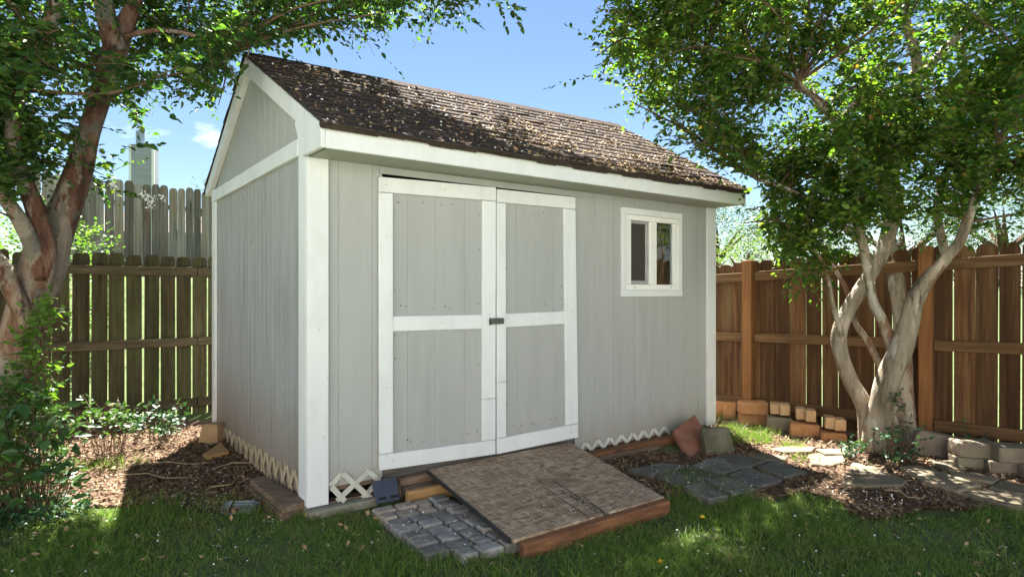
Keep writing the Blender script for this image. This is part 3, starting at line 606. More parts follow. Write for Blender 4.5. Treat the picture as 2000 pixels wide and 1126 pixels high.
# ------------------------------------------------------------------ ramp, step and loose things at the door
def quad_block(m, pts, dz):                                       # 4 top points (world), thickness downwards
    return m.hexa([Vector(p)-Vector((0, 0, dz)) for p in pts] + [Vector(p) for p in pts])
def slabmesh(name, pts, dz, mat, parent, bevel=.006): return quad_block(MB(), pts, dz).build(name, mat, parent, bevel, world=True)
rTL, rTR = M_SHED @ Vector((.715, -.045, .095)), M_SHED @ Vector((1.885, -.045, .092))
rBL, rBR = gnd(1003, 1053, .035), gnd(1297, 969, .035)
ex = (rBR - rBL).normalized(); ey = (rTL - rBL).normalized(); ez = ex.cross(ey).normalized(); ey = ez.cross(ex)
Mr = Matrix(((ex.x, ey.x, ez.x, rBL.x), (ex.y, ey.y, ez.y, rBL.y), (ex.z, ey.z, ez.z, rBL.z), (0, 0, 0, 1)))
ramp_ = thing('door_ramp', 'weathered wood panel ramp with printed lettering in front of the shed doors', 'ramp', Mr)
inv = Mr.inverted(); c = [inv @ q for q in (rBL, rBR, rTR, rTL)]
bd = MB().hexa([q - Vector((0, 0, .019)) for q in c] + c).build('board', 'osb', ramp_, .002)
e0 = c[0] + Vector((-.003, 0, 0)); e1 = c[3] + Vector((-.003, 0, 0))
MB().hexa([e0 + Vector((-.010, .01, -.024)), e1 + Vector((-.010, -.01, -.024)), e1 + Vector((0, -.01, -.024)), e0 + Vector((0, .01, -.024)), e0 + Vector((-.010, .01, .001)), e1 + Vector((-.010, -.01, .001)), e1 + Vector((0, -.01, .001)), e0 + Vector((0, .01, .001))]).build('edge_strip', 'black_paint', ramp_, .002)
bx0, bx1 = c[0].x + .03, c[1].x + .0
MB().hexa([(bx0, -.048, -.115), (bx1, -.048, -.115), (bx1, -.003, -.115), (bx0, -.003, -.115), (bx0, -.048, -.012), (bx1, -.048, -.004), (bx1, -.003, -.004), (bx0, -.003, -.012)]).build('front_beam', 'timber_red', ramp_, .004)
for q in (.24, .80): MB().hexa([(q, .0, -.10), (q+.04, 0, -.10), (q+.04, .9, -.12), (q, .9, -.12), (q, 0, -.02), (q+.04, 0, -.02), (q+.04, .9, -.02), (q, .9, -.02)]).build('joist', 'timber_tan', ramp_)
def ramp_pix(px, py):                                             # pixel on the ramp plane -> ramp coordinates
    o = Vector((0, 0, H)); r_ = Vector(((px-CX)/F, 1, (CY-py)/F)); k = (rBL - o).dot(ez) / r_.dot(ez); return inv @ (o + r_*k)
a = ramp_pix(1088, 957); b = ramp_pix(1178, 1006); dv = (b - a); dv.z = 0; tl_ = dv.length; ang = math.atan2(dv.y, dv.x)
cu = bpy.data.curves.new('print', 'FONT'); cu.body = 'ADVANTECH'; cu.size = 1.0
to = bpy.data.objects.new('print_tmp', cu); COL.objects.link(to); bpy.context.view_layer.update()
me = bpy.data.meshes.new_from_object(to.evaluated_get(bpy.context.evaluated_depsgraph_get())); COL.objects.unlink(to); bpy.data.objects.remove(to)
xs = [v.co.x for v in me.vertices]; wdt = max(xs) - min(xs)
for v in me.vertices: v.co = Vector(((v.co.x-min(xs)) * tl_/wdt, v.co.y * tl_/wdt * .95, .0008))
to = finish(bpy.data.objects.new('lettering', me), 'ink', ramp_); to.location = (a.x, a.y, 0); to.rotation_euler = (0, 0, ang)
for (pa, pb) in (((1064, 952), (1150, 1010)), ((1082, 939), (1134, 972)), ((1138, 967), (1182, 1003)), ((1047, 934), (1058, 943))):
    a, b = ramp_pix(*pa), ramp_pix(*pb); d_ = (b-a); d_.z = 0; n_ = Vector((-d_.y, d_.x, 0)).normalized()*.003; a.z = b.z = .0008
    MB().prism([a-n_, b-n_, b+n_, a+n_], (0, 0, .0003)).build('printed_line', 'ink', ramp_)
# wooden step left of the ramp
st = thing('wooden_step', 'short tan lumber step below the door beside the ramp', 'step', M_SHED)
MB().box(.50, .98, -.20, -.16, GZ, .035).build('riser', 'timber_tan', st, .005); MB().box(.52, .97, -.158, -.06, -.01, .030).build('tread', 'timber_old', st, .004)
MB().box(.985, 1.025, -.30, -.06, GZ, .03).build('side_block', 'timber_tan', st, .005); MB().box(.52, .99, -.058, -.008, GZ, .075).build('back_board', 'timber_old', st, .005)
# dark blue plastic panel leaning on the step
pc = [front(726, 941, .10), front(772, 930, .12)]; q0 = gnd(735, 985, -.01); q1 = gnd(780, 976, -.01); q2 = at(773, 932, q1.y+.05); q3 = at(724, 941, q0.y+.05)
pl = thing('plastic_panel', 'dark navy plastic panel leaning beside the wooden step', 'panel', Matrix.Translation(q0))
nn = (q1-q0).cross(q3-q0).normalized()*.012
m = MB().hexa([q0, q1, q2, q3, q0+nn, q1+nn, q2+nn, q3+nn]); m.build('sheet', 'navy_plastic', pl, .003, world=True)
fn = -nn.normalized()*.0015 if nn.y > 0 else nn + nn.normalized()*.0015
for (s0, s1) in ((.12, .42), (.62, .92)):
    def qq(s, t): return (q0*(1-s)+q1*s)*(1-t)+(q3*(1-s)+q2*s)*t
    MB().prism([qq(s0, .14)+fn, qq(s1, .14)+fn, qq(s1, .24)+fn, qq(s0, .24)+fn], fn*.5).build('slot', 'black_hole', pl, world=True)
# grey plastic splash piece on the mulch
g = gnd(468, 998); gp = thing('drain_cover', 'small grey ribbed plastic drain cover lying on the mulch', 'drain cover', Matrix.Translation(g + Vector((0, 0, .018))) @ Matrix.Rotation(.10, 4, 'Z') @ Matrix.Rotation(.35, 4, 'X'))
MB().box(-.075, .075, -.05, .05, 0, .012).build('plate', 'grey_plastic', gp, .002)
for k in range(4): MB().box(-.070, .070, -.045+.025*k, -.035+.025*k, .0121, .022).build('rib', 'grey_plastic', gp, .002)
for s in (-1, 1):
    for k in range(4): MB().prism([(s*.0755, -.048+.025*k, .002), (s*.0755, -.028+.025*k, .002), (s*.098, -.038+.025*k, .002)], (0, 0, .008)).build('tooth', 'grey_plastic', gp)
MB().box(-.045, -.035, -.048, .048, .0221, .0235).build('slot', 'black_hole', gp)
# planks
def plank(label, pix, z, th, mat, cat='plank', name='plank'):
    pts = [gnd(a_, b_, z) for a_, b_ in pix]; c_ = sum(pts, Vector())/4
    o = quad_block(MB(), [p_ - c_ for p_ in pts], th).build(name, mat, None, .004); o.location = c_; tag(o, label, cat); return o
plank('lower weathered plank of two stacked beside the corner board', [(480, 948), (512, 936), (605, 985), (552, 1006)], GZ+.040, .036, 'timber_old')
plank('upper brown plank of two stacked beside the corner board', [(487, 934), (518, 929), (602, 975), (553, 990)], GZ+.082, .038, 'timber_old')
plank('short plank lying by the rear corner of the shed', [(395, 886), (432, 862), (447, 880), (405, 890)], GZ+.05, .035, 'timber_tan')
b0_ = gnd(415, 866); o = MB().hexa([(-.10, -.07, 0), (.08, -.09, 0), (.09, .09, 0), (-.07, .09, 0), (-.06, -.04, .17), (.07, -.07, .17), (.07, .07, .16), (-.04, .07, .165)]).build('wedge_block', 'brick_tan', None, .01)
o.location = b0_; tag(o, 'tan wedge shaped block standing at the rear corner of the shed', 'block')
bc = M_SHED @ Vector((.17, -.02, GZ))
o = MB().box(-.20, .20, -.06, .10, -.03, .043).build('concrete_block', 'concrete_block', None, .008); o.location = bc; o.rotation_euler.z = math.atan2(U.y, U.x)+.03; tag(o, 'mossy concrete block under the near corner of the shed', 'block')
bc = M_SHED @ Vector((2.62, -.12, GZ))
o = MB().box(-.60, .60, -.045, .045, -.01, .058).build('landscape_timber', 'timber_red', None, .008); o.location = bc; o.rotation_euler.z = math.atan2(U.y, U.x)-.02; tag(o, 'dark brown timber lying on the ground below the window', 'timber')
bc = M_SHED @ Vector((2.33, -.19, GZ))
o = MB().box(-.36, .36, -.02, .02, -.01, .035).build('landscape_timber', 'timber_old', None, .006); o.location = bc; o.rotation_euler.z = math.atan2(U.y, U.x); tag(o, 'low old timber in front of the dark brown one beside the ramp', 'timber')
# red square paver leaning in a diamond against the wall and the mossy block beside it
q = [gnd(1350, 896, GZ+.01), at(1386, 857, 5.02), at(1357, 808, 5.22), at(1315, 840, 5.0)]
nn = (q[1]-q[0]).cross(q[3]-q[0]).normalized()*.045
nn = nn if nn.y > 0 else -nn
c_ = q[0].copy(); o = MB().hexa([p_-c_ for p_ in q] + [p_-c_+nn for p_ in q]).build('red_paver', 'red_paver', None, .006); o.location = c_; tag(o, 'square red concrete paver leaning cornerwise against the shed wall', 'paver')
q0 = gnd(1403, 888); o = MB().hexa([(-.10, -.06, 0), (.13, -.02, 0), (.10, .07, 0), (-.12, .05, 0), (-.12, .02, .20), (.10, .05, .20), (.08, .11, .19), (-.11, .09, .19)]).build('mossy_block', 'mossy_block', None, .008)
o.location = q0; tag(o, 'dark mossy slab standing behind the red paver', 'slab')

# ------------------------------------------------------------------ paving
cob = bpy.data.objects.new('cobble_paving', None); COL.objects.link(cob); kind(cob, 'structure')
cA, cB, cC, cD = gnd(722, 990, .0), gnd(868, 962, .0), gnd(1035, 1052, .0), gnd(850, 1096, .0)
def cq_(a, b): return (cA*(1-a)+cB*a)*(1-b)+(cD*(1-a)+cC*a)*b
nrow = 8
for r in range(nrow):
    x = 0.0; cells = []
    pat = random.choice([(.27, .20, .27, .26), (.20, .28, .22, .30), (.28, .26, .20, .26)])
    for k, wv in enumerate(pat):
        a0_, a1_ = x + .012, x + wv - .012; x += wv
        if r == nrow-1 and k == 0: continue
        sh = .03*math.sin(r*2.1+k*1.3); b0, b1 = (r+sh)/nrow + .010, (r+1+sh*.6)/nrow - .010
        j = lambda: Vector((random.uniform(-.004, .004), random.uniform(-.004, .004), random.uniform(-.004, .004)))
        pts = [cq_(a0_, b1)+j(), cq_(a1_, b1)+j(), cq_(a1_, b0)+j(), cq_(a0_, b0)+j()]; dz = Vector((0, 0, random.uniform(-.006, .006) - .006)); pts = [p_+dz for p_ in pts]
        m = MB(); quad_block(m, pts, .075); m.build('cobble', 'cobble_tan' if r < 2 and k < 3 else 'cobble', cob, .009)
sl_ = bpy.data.objects.new('paver_path', None); COL.objects.link(sl_); kind(sl_, 'structure')
def zpx(x, y): return (1350 + x/2.643, 700 + y/2.643)
SLABS = [[(0, 545), (112, 502), (262, 563), (160, 597)], [(122, 500), (232, 488), (388, 522), (275, 560)], [(337, 560), (427, 520), (600, 580), (480, 612)],
         [(188, 597), (290, 562), (472, 620), (345, 660)], [(80, 622), (178, 600), (333, 662), (210, 697)], [(-95, 575), (-10, 548), (150, 600), (70, 622)], [(-190, 600), (-105, 577), (55, 625), (-50, 652)], [(-40, 655), (62, 628), (195, 700), (90, 720)],
         [(-335, 565), (-140, 530), (-30, 545), (-200, 597)]]
for k, s in enumerate(SLABS):
    tz = GZ + .045 + random.uniform(-.006, .006); s = sorted([gnd(*zpx(*q), tz) for q in s], key=lambda p_: 0) ; s = [s[0], s[3], s[2], s[1]]
    s = [p_ + Vector((0, 0, random.uniform(-.006, .006))) for p_ in s]; slabmesh('paver', s, .05, 'slab', sl_, .006) if False else quad_block(MB(), s, .05).build('paver', 'slab', sl_, .006)
fl_ = bpy.data.objects.new('flagstone_path', None); COL.objects.link(fl_); kind(fl_, 'structure')
FLAG = [[(780, 640), (830, 530), (930, 548), (1110, 622), (1098, 650), (900, 652)], [(602, 490), (690, 482), (772, 486), (800, 528), (720, 548), (622, 540)], [(298, 497), (370, 480), (492, 508), (482, 526), (380, 518)],
        [(405, 462), (520, 445), (640, 455), (620, 478), (480, 482)], [(1078, 560), (1150, 548), (1330, 590), (1502, 652), (1380, 682), (1200, 625)], [(1330, 580), (1480, 585), (1592, 612), (1560, 638), (1400, 610)],
        [(1535, 662), (1600, 622), (1725, 648), (1800, 670), (1790, 700), (1660, 692)], [(1370, 686), (1560, 670), (1725, 700), (1820, 730), (1780, 765), (1640, 758), (1480, 715)], [(640, 462), (850, 462), (842, 488), (690, 490)], [(1240, 530), (1340, 525), (1420, 560), (1330, 575)]]
for k, s in enumerate(FLAG):
    z = GZ + random.uniform(.035, .055); pts = [gnd(*zpx(*q), z) + Vector((0, 0, random.uniform(-.006, .006))) for q in s]
    m = MB().prism([p_ - Vector((0, 0, .038)) for p_ in pts], (0, 0, .038)); m.build('flagstone', 'flagstone', fl_, .005)
# brick edging along the right fence and block edging behind the tree
def edge_brick(par, px, py, wpx, hpx, z0, dep, mat, ang, bevel=.006, name='brick', lift=0.0):
    b = gnd(px, py, z0); b.z = z0; Z = b.y; w_, h_ = wpx/F*Z, hpx/F*Z
    m = MB().box(-w_/2, w_/2, 0, dep, 0, h_)
    m.v = [(x_ + random.uniform(-.004, .004), y_ + random.uniform(-.004, .004), z_ + random.uniform(-.003, .003)) for x_, y_, z_ in m.v]
    o = m.build(name, mat, par, bevel); o.location = b - par.location; o.rotation_euler = (0, 0, ang); return o
fa = math.atan2(rd.y, rd.x)
be = thing('brick_edging', 'row of tan and orange edging bricks on stones at the foot of the fence', 'edging', Matrix.Translation(gnd(1500, 835)))
for (px, py, w_, h_, z0, mt) in [(1404, 819, 20, 33, GZ+.0, 'brick_orange'), (1426, 823, 22, 35, GZ+.0, 'brick_orange'), (1475, 834, 52, 22, GZ, 'brick_orange')]: edge_brick(be, px, py, w_, h_, z0, .12 if w_ < 40 else .14, mt, -.25 if w_ < 40 else -.12)
edge_brick(be, 1476, 831-20, 54, 25, GZ+.092, .17, 'brick_orange', -.12, .018).location = gnd(1475, 834) - be.location + Vector((0, -.004, .104))
def on_top(px, py_ground, up, w_, h_, mt, ang, dep=.13):
    b = gnd(px, py_ground); Z = b.y; m = MB().box(-w_/2/F*Z, w_/2/F*Z, 0, dep, 0, h_/F*Z); m.v = [(a_+random.uniform(-.003, .003), b_+random.uniform(-.003, .003), c_+random.uniform(-.002, .002)) for a_, b_, c_ in m.v]
    o = m.build('brick', mt, be, .005); o.location = b - be.location + Vector((0, -.015, up)); o.rotation_euler = (0, 0, ang)
for (px, pg, w_, h_, up) in [(1513, 842, 17, 19, .155), (1532, 845, 18, 20, .155), (1563, 853, 17, 21, .150), (1582, 857, 18, 22, .146), (1620, 864, 18, 22, .115), (1640, 867, 19, 22, .110)]:
    on_top(px, pg, up, w_, h_, 'brick_tan', -.35)
for (px, py, w_, h_, mt) in [(1523, 846, 46, 30, 'stone_grey'), (1573, 858, 52, 30, 'brick_orange'), (1630, 868, 46, 22, 'brick_orange')]: edge_brick(be, px, py, w_, h_, GZ, .15, mt, -.35, .012, 'base_stone')
se = thing('block_edging', 'two courses of pale concrete edging blocks right of the tree trunk', 'edging', Matrix.Translation(gnd(1900, 915)))
for (px, py, w_, h_, z0, mt) in [(1905, 921, 62, 26, GZ, 'stone_grey'), (1972, 932, 62, 28, GZ, 'stone_grey'), (2045, 946, 66, 30, GZ, 'stone_grey')]: edge_brick(se, px, py, w_, h_, z0, .17, mt, -.22, .008, 'block')
for (px, py, w_, h_, up) in [(1912, 920, 74, 30, .088), (1992, 933, 72, 32, .092), (2072, 948, 72, 33, .096)]:
    b = gnd(px, py); Z = b.y; m = MB().box(-w_/2/F*Z, w_/2/F*Z, 0, .17, 0, h_/F*Z); m.v = [(a_+random.uniform(-.006, .006), b_+random.uniform(-.006, .006), c_+random.uniform(-.004, .004)) for a_, b_, c_ in m.v]
    o = m.build('block', 'stone_grey', se, .009); o.location = b - se.location + Vector((0, -.012, up)); o.rotation_euler = (0, 0, -.20)
b = gnd(1842, 898); o = MB().prism([(-.19, 0, .0), (.15, -.03, .0), (.17, -.03, .11), (.06, .0, .175), (-.17, .02, .19), (-.20, .01, .12)], (.05, .17, -.01)).build('edging_boulder', 'stone_grey', None, .014); o.location = b; o.rotation_euler = (0, .12, -.25)
tag(o, 'angular pale stone block beside the trunk at the start of the edging', 'stone')

# ------------------------------------------------------------------ trees
def limb(m, pts, Z, n=12, gnarl=.10, zf=None, rs=1.0):
    W = []; R_ = []
    for i, (px, py, hw) in enumerate(pts):
        zz = Z + (zf[i] if zf else 0); q = at(px, py, zz); W.append((q.x, q.y, q.z, hw/F*zz))
    C_ = catmull(W, 4); m.tube([c_[:3] for c_ in C_], [max(.004, c_[3]*rs) for c_ in C_], n, gnarl); return [np.array(c_[:3]) for c_ in C_]
def lin(n, a, b): return [a + (b-a)*i/(n-1) for i in range(n)]
def shed_clear(P):                                                # keep foliage out of the shed
    Q = P - np.array(P0); x = Q[:, 0]*U.x + Q[:, 1]*U.y; y = Q[:, 0]*V.x + Q[:, 1]*V.y; z = P[:, 2]
    roofz = 2.90 - np.abs(y - 1.235)*.56 + .10
    return ~((x > -.15) & (x < L+.12) & (y > -.42) & (y < D+.4) & (z < roofz))
def crown(tree, sk, ells, poly, nb, tw, m, lsize, mat, seed, gapthr=.0, extra=None):
    r_ = np.random.default_rng(seed); pts = []
    while len(pts) < nb:
        c_, s_ = ells[r_.choice(len(ells), p=np.array([e[2] for e in ells])/sum(e[2] for e in ells))][:2]
        d = r_.normal(0, 1, 3); d /= np.linalg.norm(d); q = np.array(c_) + np.array(s_) * d * r_.uniform(.25, 1)**.5
        x, y = proj(q[None]); inside = (-60 < x[0] < 2060) and (y[0] > -40)
        if q[1] < .8: continue
        if inside and not inpoly(x, y, poly)[0]: continue
        if not shed_clear(q[None])[0] or q[2] < .9: continue
        pts.append(q)
    sk = np.array(sk); br = MB(); S = []; T = []
    for q in pts:
        d = np.linalg.norm((sk - q) * np.array([1, 1, 1.0]), axis=1) + .6*np.maximum(0, sk[:, 2]-q[2]+.05); o_ = sk[d.argmin()]
        dd = q - o_; ln = np.linalg.norm(dd); mid = o_ + dd*.5 + r_.normal(0, .07*ln, 3) + np.array([0, 0, .10*ln])
        C_ = catmull([o_, mid, q], 4)
        if ln > .15: br.tube(C_, list(np.linspace(min(.016, .005+.008*ln), .003, len(C_))), 5, 0, False)
        n = tw; f = r_.uniform(.35, 1.05, n); base = o_ + np.outer(f, dd) + (1-np.abs(2*f-1)).clip(0)[:, None]*(mid-(o_+dd*.5)) + r_.normal(0, .045, (n, 3))
        t = unit(dd[None]/max(ln, .01)*.55 + r_.normal(0, .6, (n, 3)) + np.array([0, 0, -.05])); S.append(base); T.append(t)
    S = np.concatenate(S); T = np.concatenate(T); ln = r_.uniform(.14, .30, len(S)) * (lsize/.05)
    E = S + T*ln[:, None]; x, y = proj(E); x2, y2 = proj(S); inside = (x > -60) & (x < 2060) & (y > -40)
    jx, jy = r_.normal(0, 20, len(x)), r_.normal(0, 20, len(x)); ok = (~inside | (inpoly(x+jx, y+jy, poly) & inpoly(x2+jx, y2+jy, poly))) & shed_clear(E) & shed_clear(S) & (S[:, 1] > .7) & (E[:, 2] > .75)
    S, T, ln = S[ok], T[ok], ln[ok]
    if extra is not None: S = np.concatenate([S, extra[0]]); T = np.concatenate([T, extra[1]]); ln = np.concatenate([ln, extra[2]])
    a = spray(S, T, ln, m, lsize); leaves('crown', *a, mat, tree)
    st = MB()
    for i in range(0, len(S)): 
        if i % 2 == 0: st.tube([S[i], S[i]+T[i]*ln[i]*.5+np.array([0, 0, -ln[i]*.05]), S[i]+T[i]*ln[i]+np.array([0, 0, -ln[i]*.22])], [.0022, .0018, .001], 3, 0, False)
    br.v += []; b_ = br.build('branches', 'twig', tree, smooth=True); kind(b_, 'stuff'); kind(st.build('twigs', 'twig', tree), 'stuff')
# --- right tree
ZR = 4.85; tr = thing('crape_myrtle_tree', 'multi stemmed tree with pale peeling bark at the cedar fence', 'tree')
sk = []
RT = [([(1700, 876, 26), (1692, 800, 22), (1662, 745, 20), (1641, 690, 18), (1639, 650, 17), (1660, 600, 17), (1690, 550, 18), (1716, 505, 19), (1735, 460, 18), (1745, 420, 18), (1748, 380, 16), (1737, 330, 14), (1752, 270, 13), (1780, 200, 14), (1790, 120, 12), (1770, 40, 10), (1755, -80, 7)], -.05, .25),
      ([(1712, 880, 36), (1722, 800, 31), (1735, 740, 30), (1755, 690, 27), (1775, 630, 22), (1790, 580, 20), (1815, 540, 18), (1850, 500, 15), (1878, 465, 12), (1900, 400, 11), (1930, 330, 10), (1965, 250, 8), (2010, 150, 6)], -.12, -.5),
      ([(1765, 880, 32), (1766, 780, 26), (1764, 700, 22), (1757, 620, 16), (1752, 560, 18), (1748, 520, 19), (1738, 480, 15), (1728, 400, 12), (1712, 300, 10), (1690, 180, 8)], .10, .6),
      ([(1750, 690, 15), (1726, 630, 14), (1706, 590, 12), (1697, 545, 11), (1690, 500, 11), (1680, 440, 10), (1675, 400, 9), (1668, 330, 8), (1630, 240, 7), (1560, 160, 5)], -.14, -.35),
      ([(1722, 720, 7), (1692, 662, 7), (1670, 628, 6), (1650, 560, 5), (1600, 480, 4)], .12, .3),
      ([(1645, 655, 6), (1626, 592, 5), (1618, 550, 5), (1600, 500, 4), (1560, 470, 4)], -.05, -.2),
      ([(1848, 502, 10), (1832, 430, 9), (1834, 380, 8), (1862, 300, 8), (1885, 200, 7), (1880, 90, 6)], -.15, .2),
      ([(1745, 390, 9), (1700, 300, 8), (1620, 210, 7), (1500, 140, 6), (1380, 100, 4), (1280, 90, 3)], .0, .1),
      ([(1785, 170, 9), (1850, 90, 8), (1930, 20, 7), (2010, -60, 6)], .15, .3), ([(1690, 480, 8), (1620, 420, 7), (1540, 370, 5), (1480, 350, 4)], -.2, -.1)]
for k, (pt, z0, z1) in enumerate(RT):
    m = MB(); sk += limb(m, pt, ZR, 16 if k < 4 else 8, .17 if k < 4 else .04, lin(len(pt), z0, z1), .76 if k < 4 else .9); m.build('trunk' if k < 3 else 'limb', 'bark_right', tr, smooth=True)
PR = [(1125, -60), (1120, 20), (1150, 70), (1165, 130), (1190, 190), (1250, 225), (1310, 270), (1370, 305), (1460, 335), (1505, 380), (1470, 420), (1425, 440), (1490, 455), (1520, 505), (1550, 585), (1600, 605), (1655, 585), (1675, 500), (1700, 440), (1790, 425), (1800, 490),
      (1850, 440), (1890, 500), (1950, 480), (2010, 450), (2080, 470), (2080, -60)]
def sprig(path, Z):
    q = [np.array(at(*p_, Z)) for p_ in path]; return q
ex = [[], [], []]
for (a_, b_, Z) in (((1165, 150), (1070, 180), 4.4), ((1180, 100), (1095, 45), 4.4), ((1230, 170), (1140, 155), 4.3)):
    p0, p1 = np.array(at(*a_, Z)), np.array(at(*b_, Z)); ex[0].append(p0); ex[1].append(p1-p0 + np.array([0, 0, .1])); ex[2].append(np.linalg.norm(p1-p0))
ex = [np.array(e) for e in ex]
crown(tr, sk, [((2.55, 4.75, 3.0), (2.1, 1.0, 1.6), .9), ((3.4, 4.3, 2.45), (1.1, .6, .9), .24), ((2.5, 4.9, 4.3), (2.3, 1.8, 1.0), .12), ((1.3, 4.5, 2.9), (.8, .6, .9), .24), ((2.0, 4.55, 1.85), (.75, .5, .55), .24), ((2.75, 4.45, 2.15), (.7, .35, .45), .10)], PR, 400, 18, 11, .055, 'leaf_right', 3, extra=ex)
# --- left tree
ZL = 4.0; tl = thing('leaning_myrtle_tree', 'leaning tree with reddish peeling bark and vine at the left edge', 'tree'); sk = []
LT = [([(-28, 945, 66), (-20, 850, 54), (2, 760, 49), (35, 680, 40), (58, 600, 39), (80, 530, 38), (100, 470, 34), (124, 415, 28), (152, 335, 25), (173, 262, 20), (197, 190, 19), (220, 112, 21), (231, 72, 21), (258, 20, 15), (285, -70, 13), (330, -190, 10)], 0, .3),
      ([(226, 95, 20), (208, 40, 17), (197, -30, 15), (180, -130, 11)], .2, -.1),
      ([(84, 560, 16), (86, 490, 19), (70, 410, 17), (45, 345, 15), (26, 290, 14), (28, 220, 13), (55, 130, 14), (100, 40, 14), (135, -40, 15), (200, -160, 10)], -.02, -.35),
      ([(82, 545, 12), (66, 490, 14), (42, 435, 14), (10, 388, 13), (-40, 340, 14), (-120, 260, 10)], -.05, -.4), ([(54, 640, 12), (40, 600, 17), (22, 560, 17), (0, 515, 16), (-50, 460, 12), (-130, 380, 9)], -.02, -.2),
      ([(280, -60, 9), (420, -90, 8), (600, -80, 7), (800, -60, 5), (980, -50, 3)], .3, 1.3), ([(230, 75, 6), (300, 60, 5), (380, 70, 4), (440, 110, 3)], .2, .4), ([(320, -180, 9), (500, -300, 8), (760, -330, 6), (1050, -300, 4)], .3, 1.2)]
for k, (pt, z0, z1) in enumerate(LT):
    m = MB(); sk += limb(m, pt, ZL, 14 if k < 4 else 8, .10 if k < 4 else .03, lin(len(pt), z0, z1)); m.build('trunk' if k == 0 else 'limb', 'bark_left', tl, smooth=True)
PL = [(-80, -60), (1060, -60), (1045, 18), (985, 45), (930, 35), (860, 45), (790, 60), (740, 95), (640, 85), (560, 92), (500, 105), (470, 180), (435, 245), (390, 225), (360, 200), (320, 265), (300, 300), (260, 300), (235, 350), (270, 380), (235, 400), (185, 380), (165, 300), (95, 330), (100, 420), (60, 350), (30, 420), (20, 600), (-80, 620)]
ex = [[], [], []]
for (a_, b_, Z) in (((700, 60), (780, 140), 4.3), ((215, 372), (290, 392), 3.8), ((240, 290), (318, 282), 3.9), ((850, 10), (835, 45), 4.5), ((975, 5), (985, 50), 4.5)):
    p0, p1 = np.array(at(*a_, Z)), np.array(at(*b_, Z)); ex[0].append(p0); ex[1].append(p1-p0 + np.array([0, 0, .06])); ex[2].append(np.linalg.norm(p1-p0))
ex = [np.array(e) for e in ex]
crown(tl, sk, [((-2.75, 4.0, 2.75), (1.2, 1.1, 1.0), 1.0), ((-1.3, 4.7, 3.35), (1.6, .9, .65), .8), ((-1.6, 5.2, 4.6), (2.0, 1.8, .9), .40), ((-3.4, 3.6, 2.2), (.6, .7, .8), .35), ((.55, 4.9, 4.35), (1.3, .9, .5), .32)], PL, 270, 19, 11, .058, 'leaf_left', 5, extra=ex)
fm_P = []
for (px, py) in ((287, 385), (278, 378), (297, 390), (218, 362), (318, 386), (292, 402)):
    c_ = np.array(at(px, py, 3.78)); fm_P.append(c_ + rng.normal(0, .012, (26, 3)))
fm_P = np.concatenate(fm_P); leaves('blossom', fm_P, rng.normal(0, 1, fm_P.shape), rng.normal(0, 1, fm_P.shape), rng.uniform(.008, .016, len(fm_P)), rng.uniform(.008, .014, len(fm_P)), 'flower', tl)

# --- vine on the left trunk, shrubs, ground cover
def patch(name, label, cat, P, T, ln, m, ls, mat, base, group=None, stem=True):
    t = thing(name, label, cat, None, group); a = spray(P, T, ln, m, ls, upn=.7); leaves('foliage', *a, mat, t)
    if stem:
        s = MB()
        for i in range(len(P)):
            b_ = np.array([base[0] + (P[i][0]-base[0])*.6, base[1] + (P[i][1]-base[1])*.6, GZ+.0]) if not callable(base) else base(P[i])
            s.tube([b_, (b_+P[i])/2 + rng.normal(0, .02, 3), P[i], P[i]+unit(T[i][None])[0]*ln[i]*.9], [.0022, .002, .0016, .001], 3, 0, False)
        kind(s.build('stems', 'twig', t), 'stuff')
    return t
n = 130; py = rng.uniform(590, 860, n); cx = np.interp(py, [585, 650, 720, 780, 850], [100, 78, 62, 62, 60]); wx = np.interp(py, [585, 650, 850], [8, 30, 55])
px = cx + rng.uniform(-.8, 1, n)*wx; P = np.array([at(a_, b_, 3.79 - .05*random.random()) for a_, b_ in zip(px, py)])
patch('climbing_vine', 'bright green leafy vine climbing the leaning reddish trunk', 'vine', P, rng.normal(0, .5, (n, 3)) + np.array([.2, -.6, .5]), rng.uniform(.08, .16, n), 5, .052, 'leaf_vine', lambda q: q + np.array([-.02, .06, -.15]))
def blob(px0, px1, py0, py1, Z0, Z1, n):
    P = []
    while len(P) < n:
        a_, b_ = random.random(), random.random()
        if (2*a_-1)**2 + (max(0, 1-b_*1.3))**2*.9 < 1.05: P.append(np.array(at(px0+(px1-px0)*a_, py0+(py1-py0)*b_, random.uniform(Z0, Z1))))
    P = np.array(P); return P[P[:, 2] > GZ+.02]
UPV = np.array([0, -.25, .7])
P = blob(-60, 140, 735, 965, 3.45, 3.85, 150); patch('leafy_shrub', 'dense dark leafy shrub at the foot of the leaning tree', 'shrub', P, rng.normal(0, .6, P.shape)+UPV, rng.uniform(.12, .22, len(P)), 9, .052, 'leaf_shrub', (at(60, 800, 3.7).x, 3.75))
P = blob(-60, 150, 760, 985, 3.25, 3.45, 60); patch('broadleaf_plant', 'broad leaved plant at the far left in front of the shrub', 'plant', P, rng.normal(0, .6, P.shape)+UPV, rng.uniform(.12, .2, len(P)), 5, .085, 'leaf_shrub', (at(40, 900, 3.3).x, 3.35))
P = blob(140, 270, 800, 850, 4.3, 4.8, 38); patch('low_bush', 'low sunlit bush between the stump and the leaning tree', 'shrub', P, rng.normal(0, .6, P.shape)+UPV, rng.uniform(.1, .2, len(P)), 7, .05, 'leaf_shrub', (at(210, 830, 4.6).x, 4.6))
P = blob(255, 350, 800, 850, 4.9, 5.4, 38); patch('low_bush', 'small dark bush at the foot of the mossy fence by the shed', 'shrub', P, rng.normal(0, .6, P.shape)+UPV, rng.uniform(.1, .18, len(P)), 6, .05, 'leaf_cover', (at(300, 840, 5.1).x, 5.1))
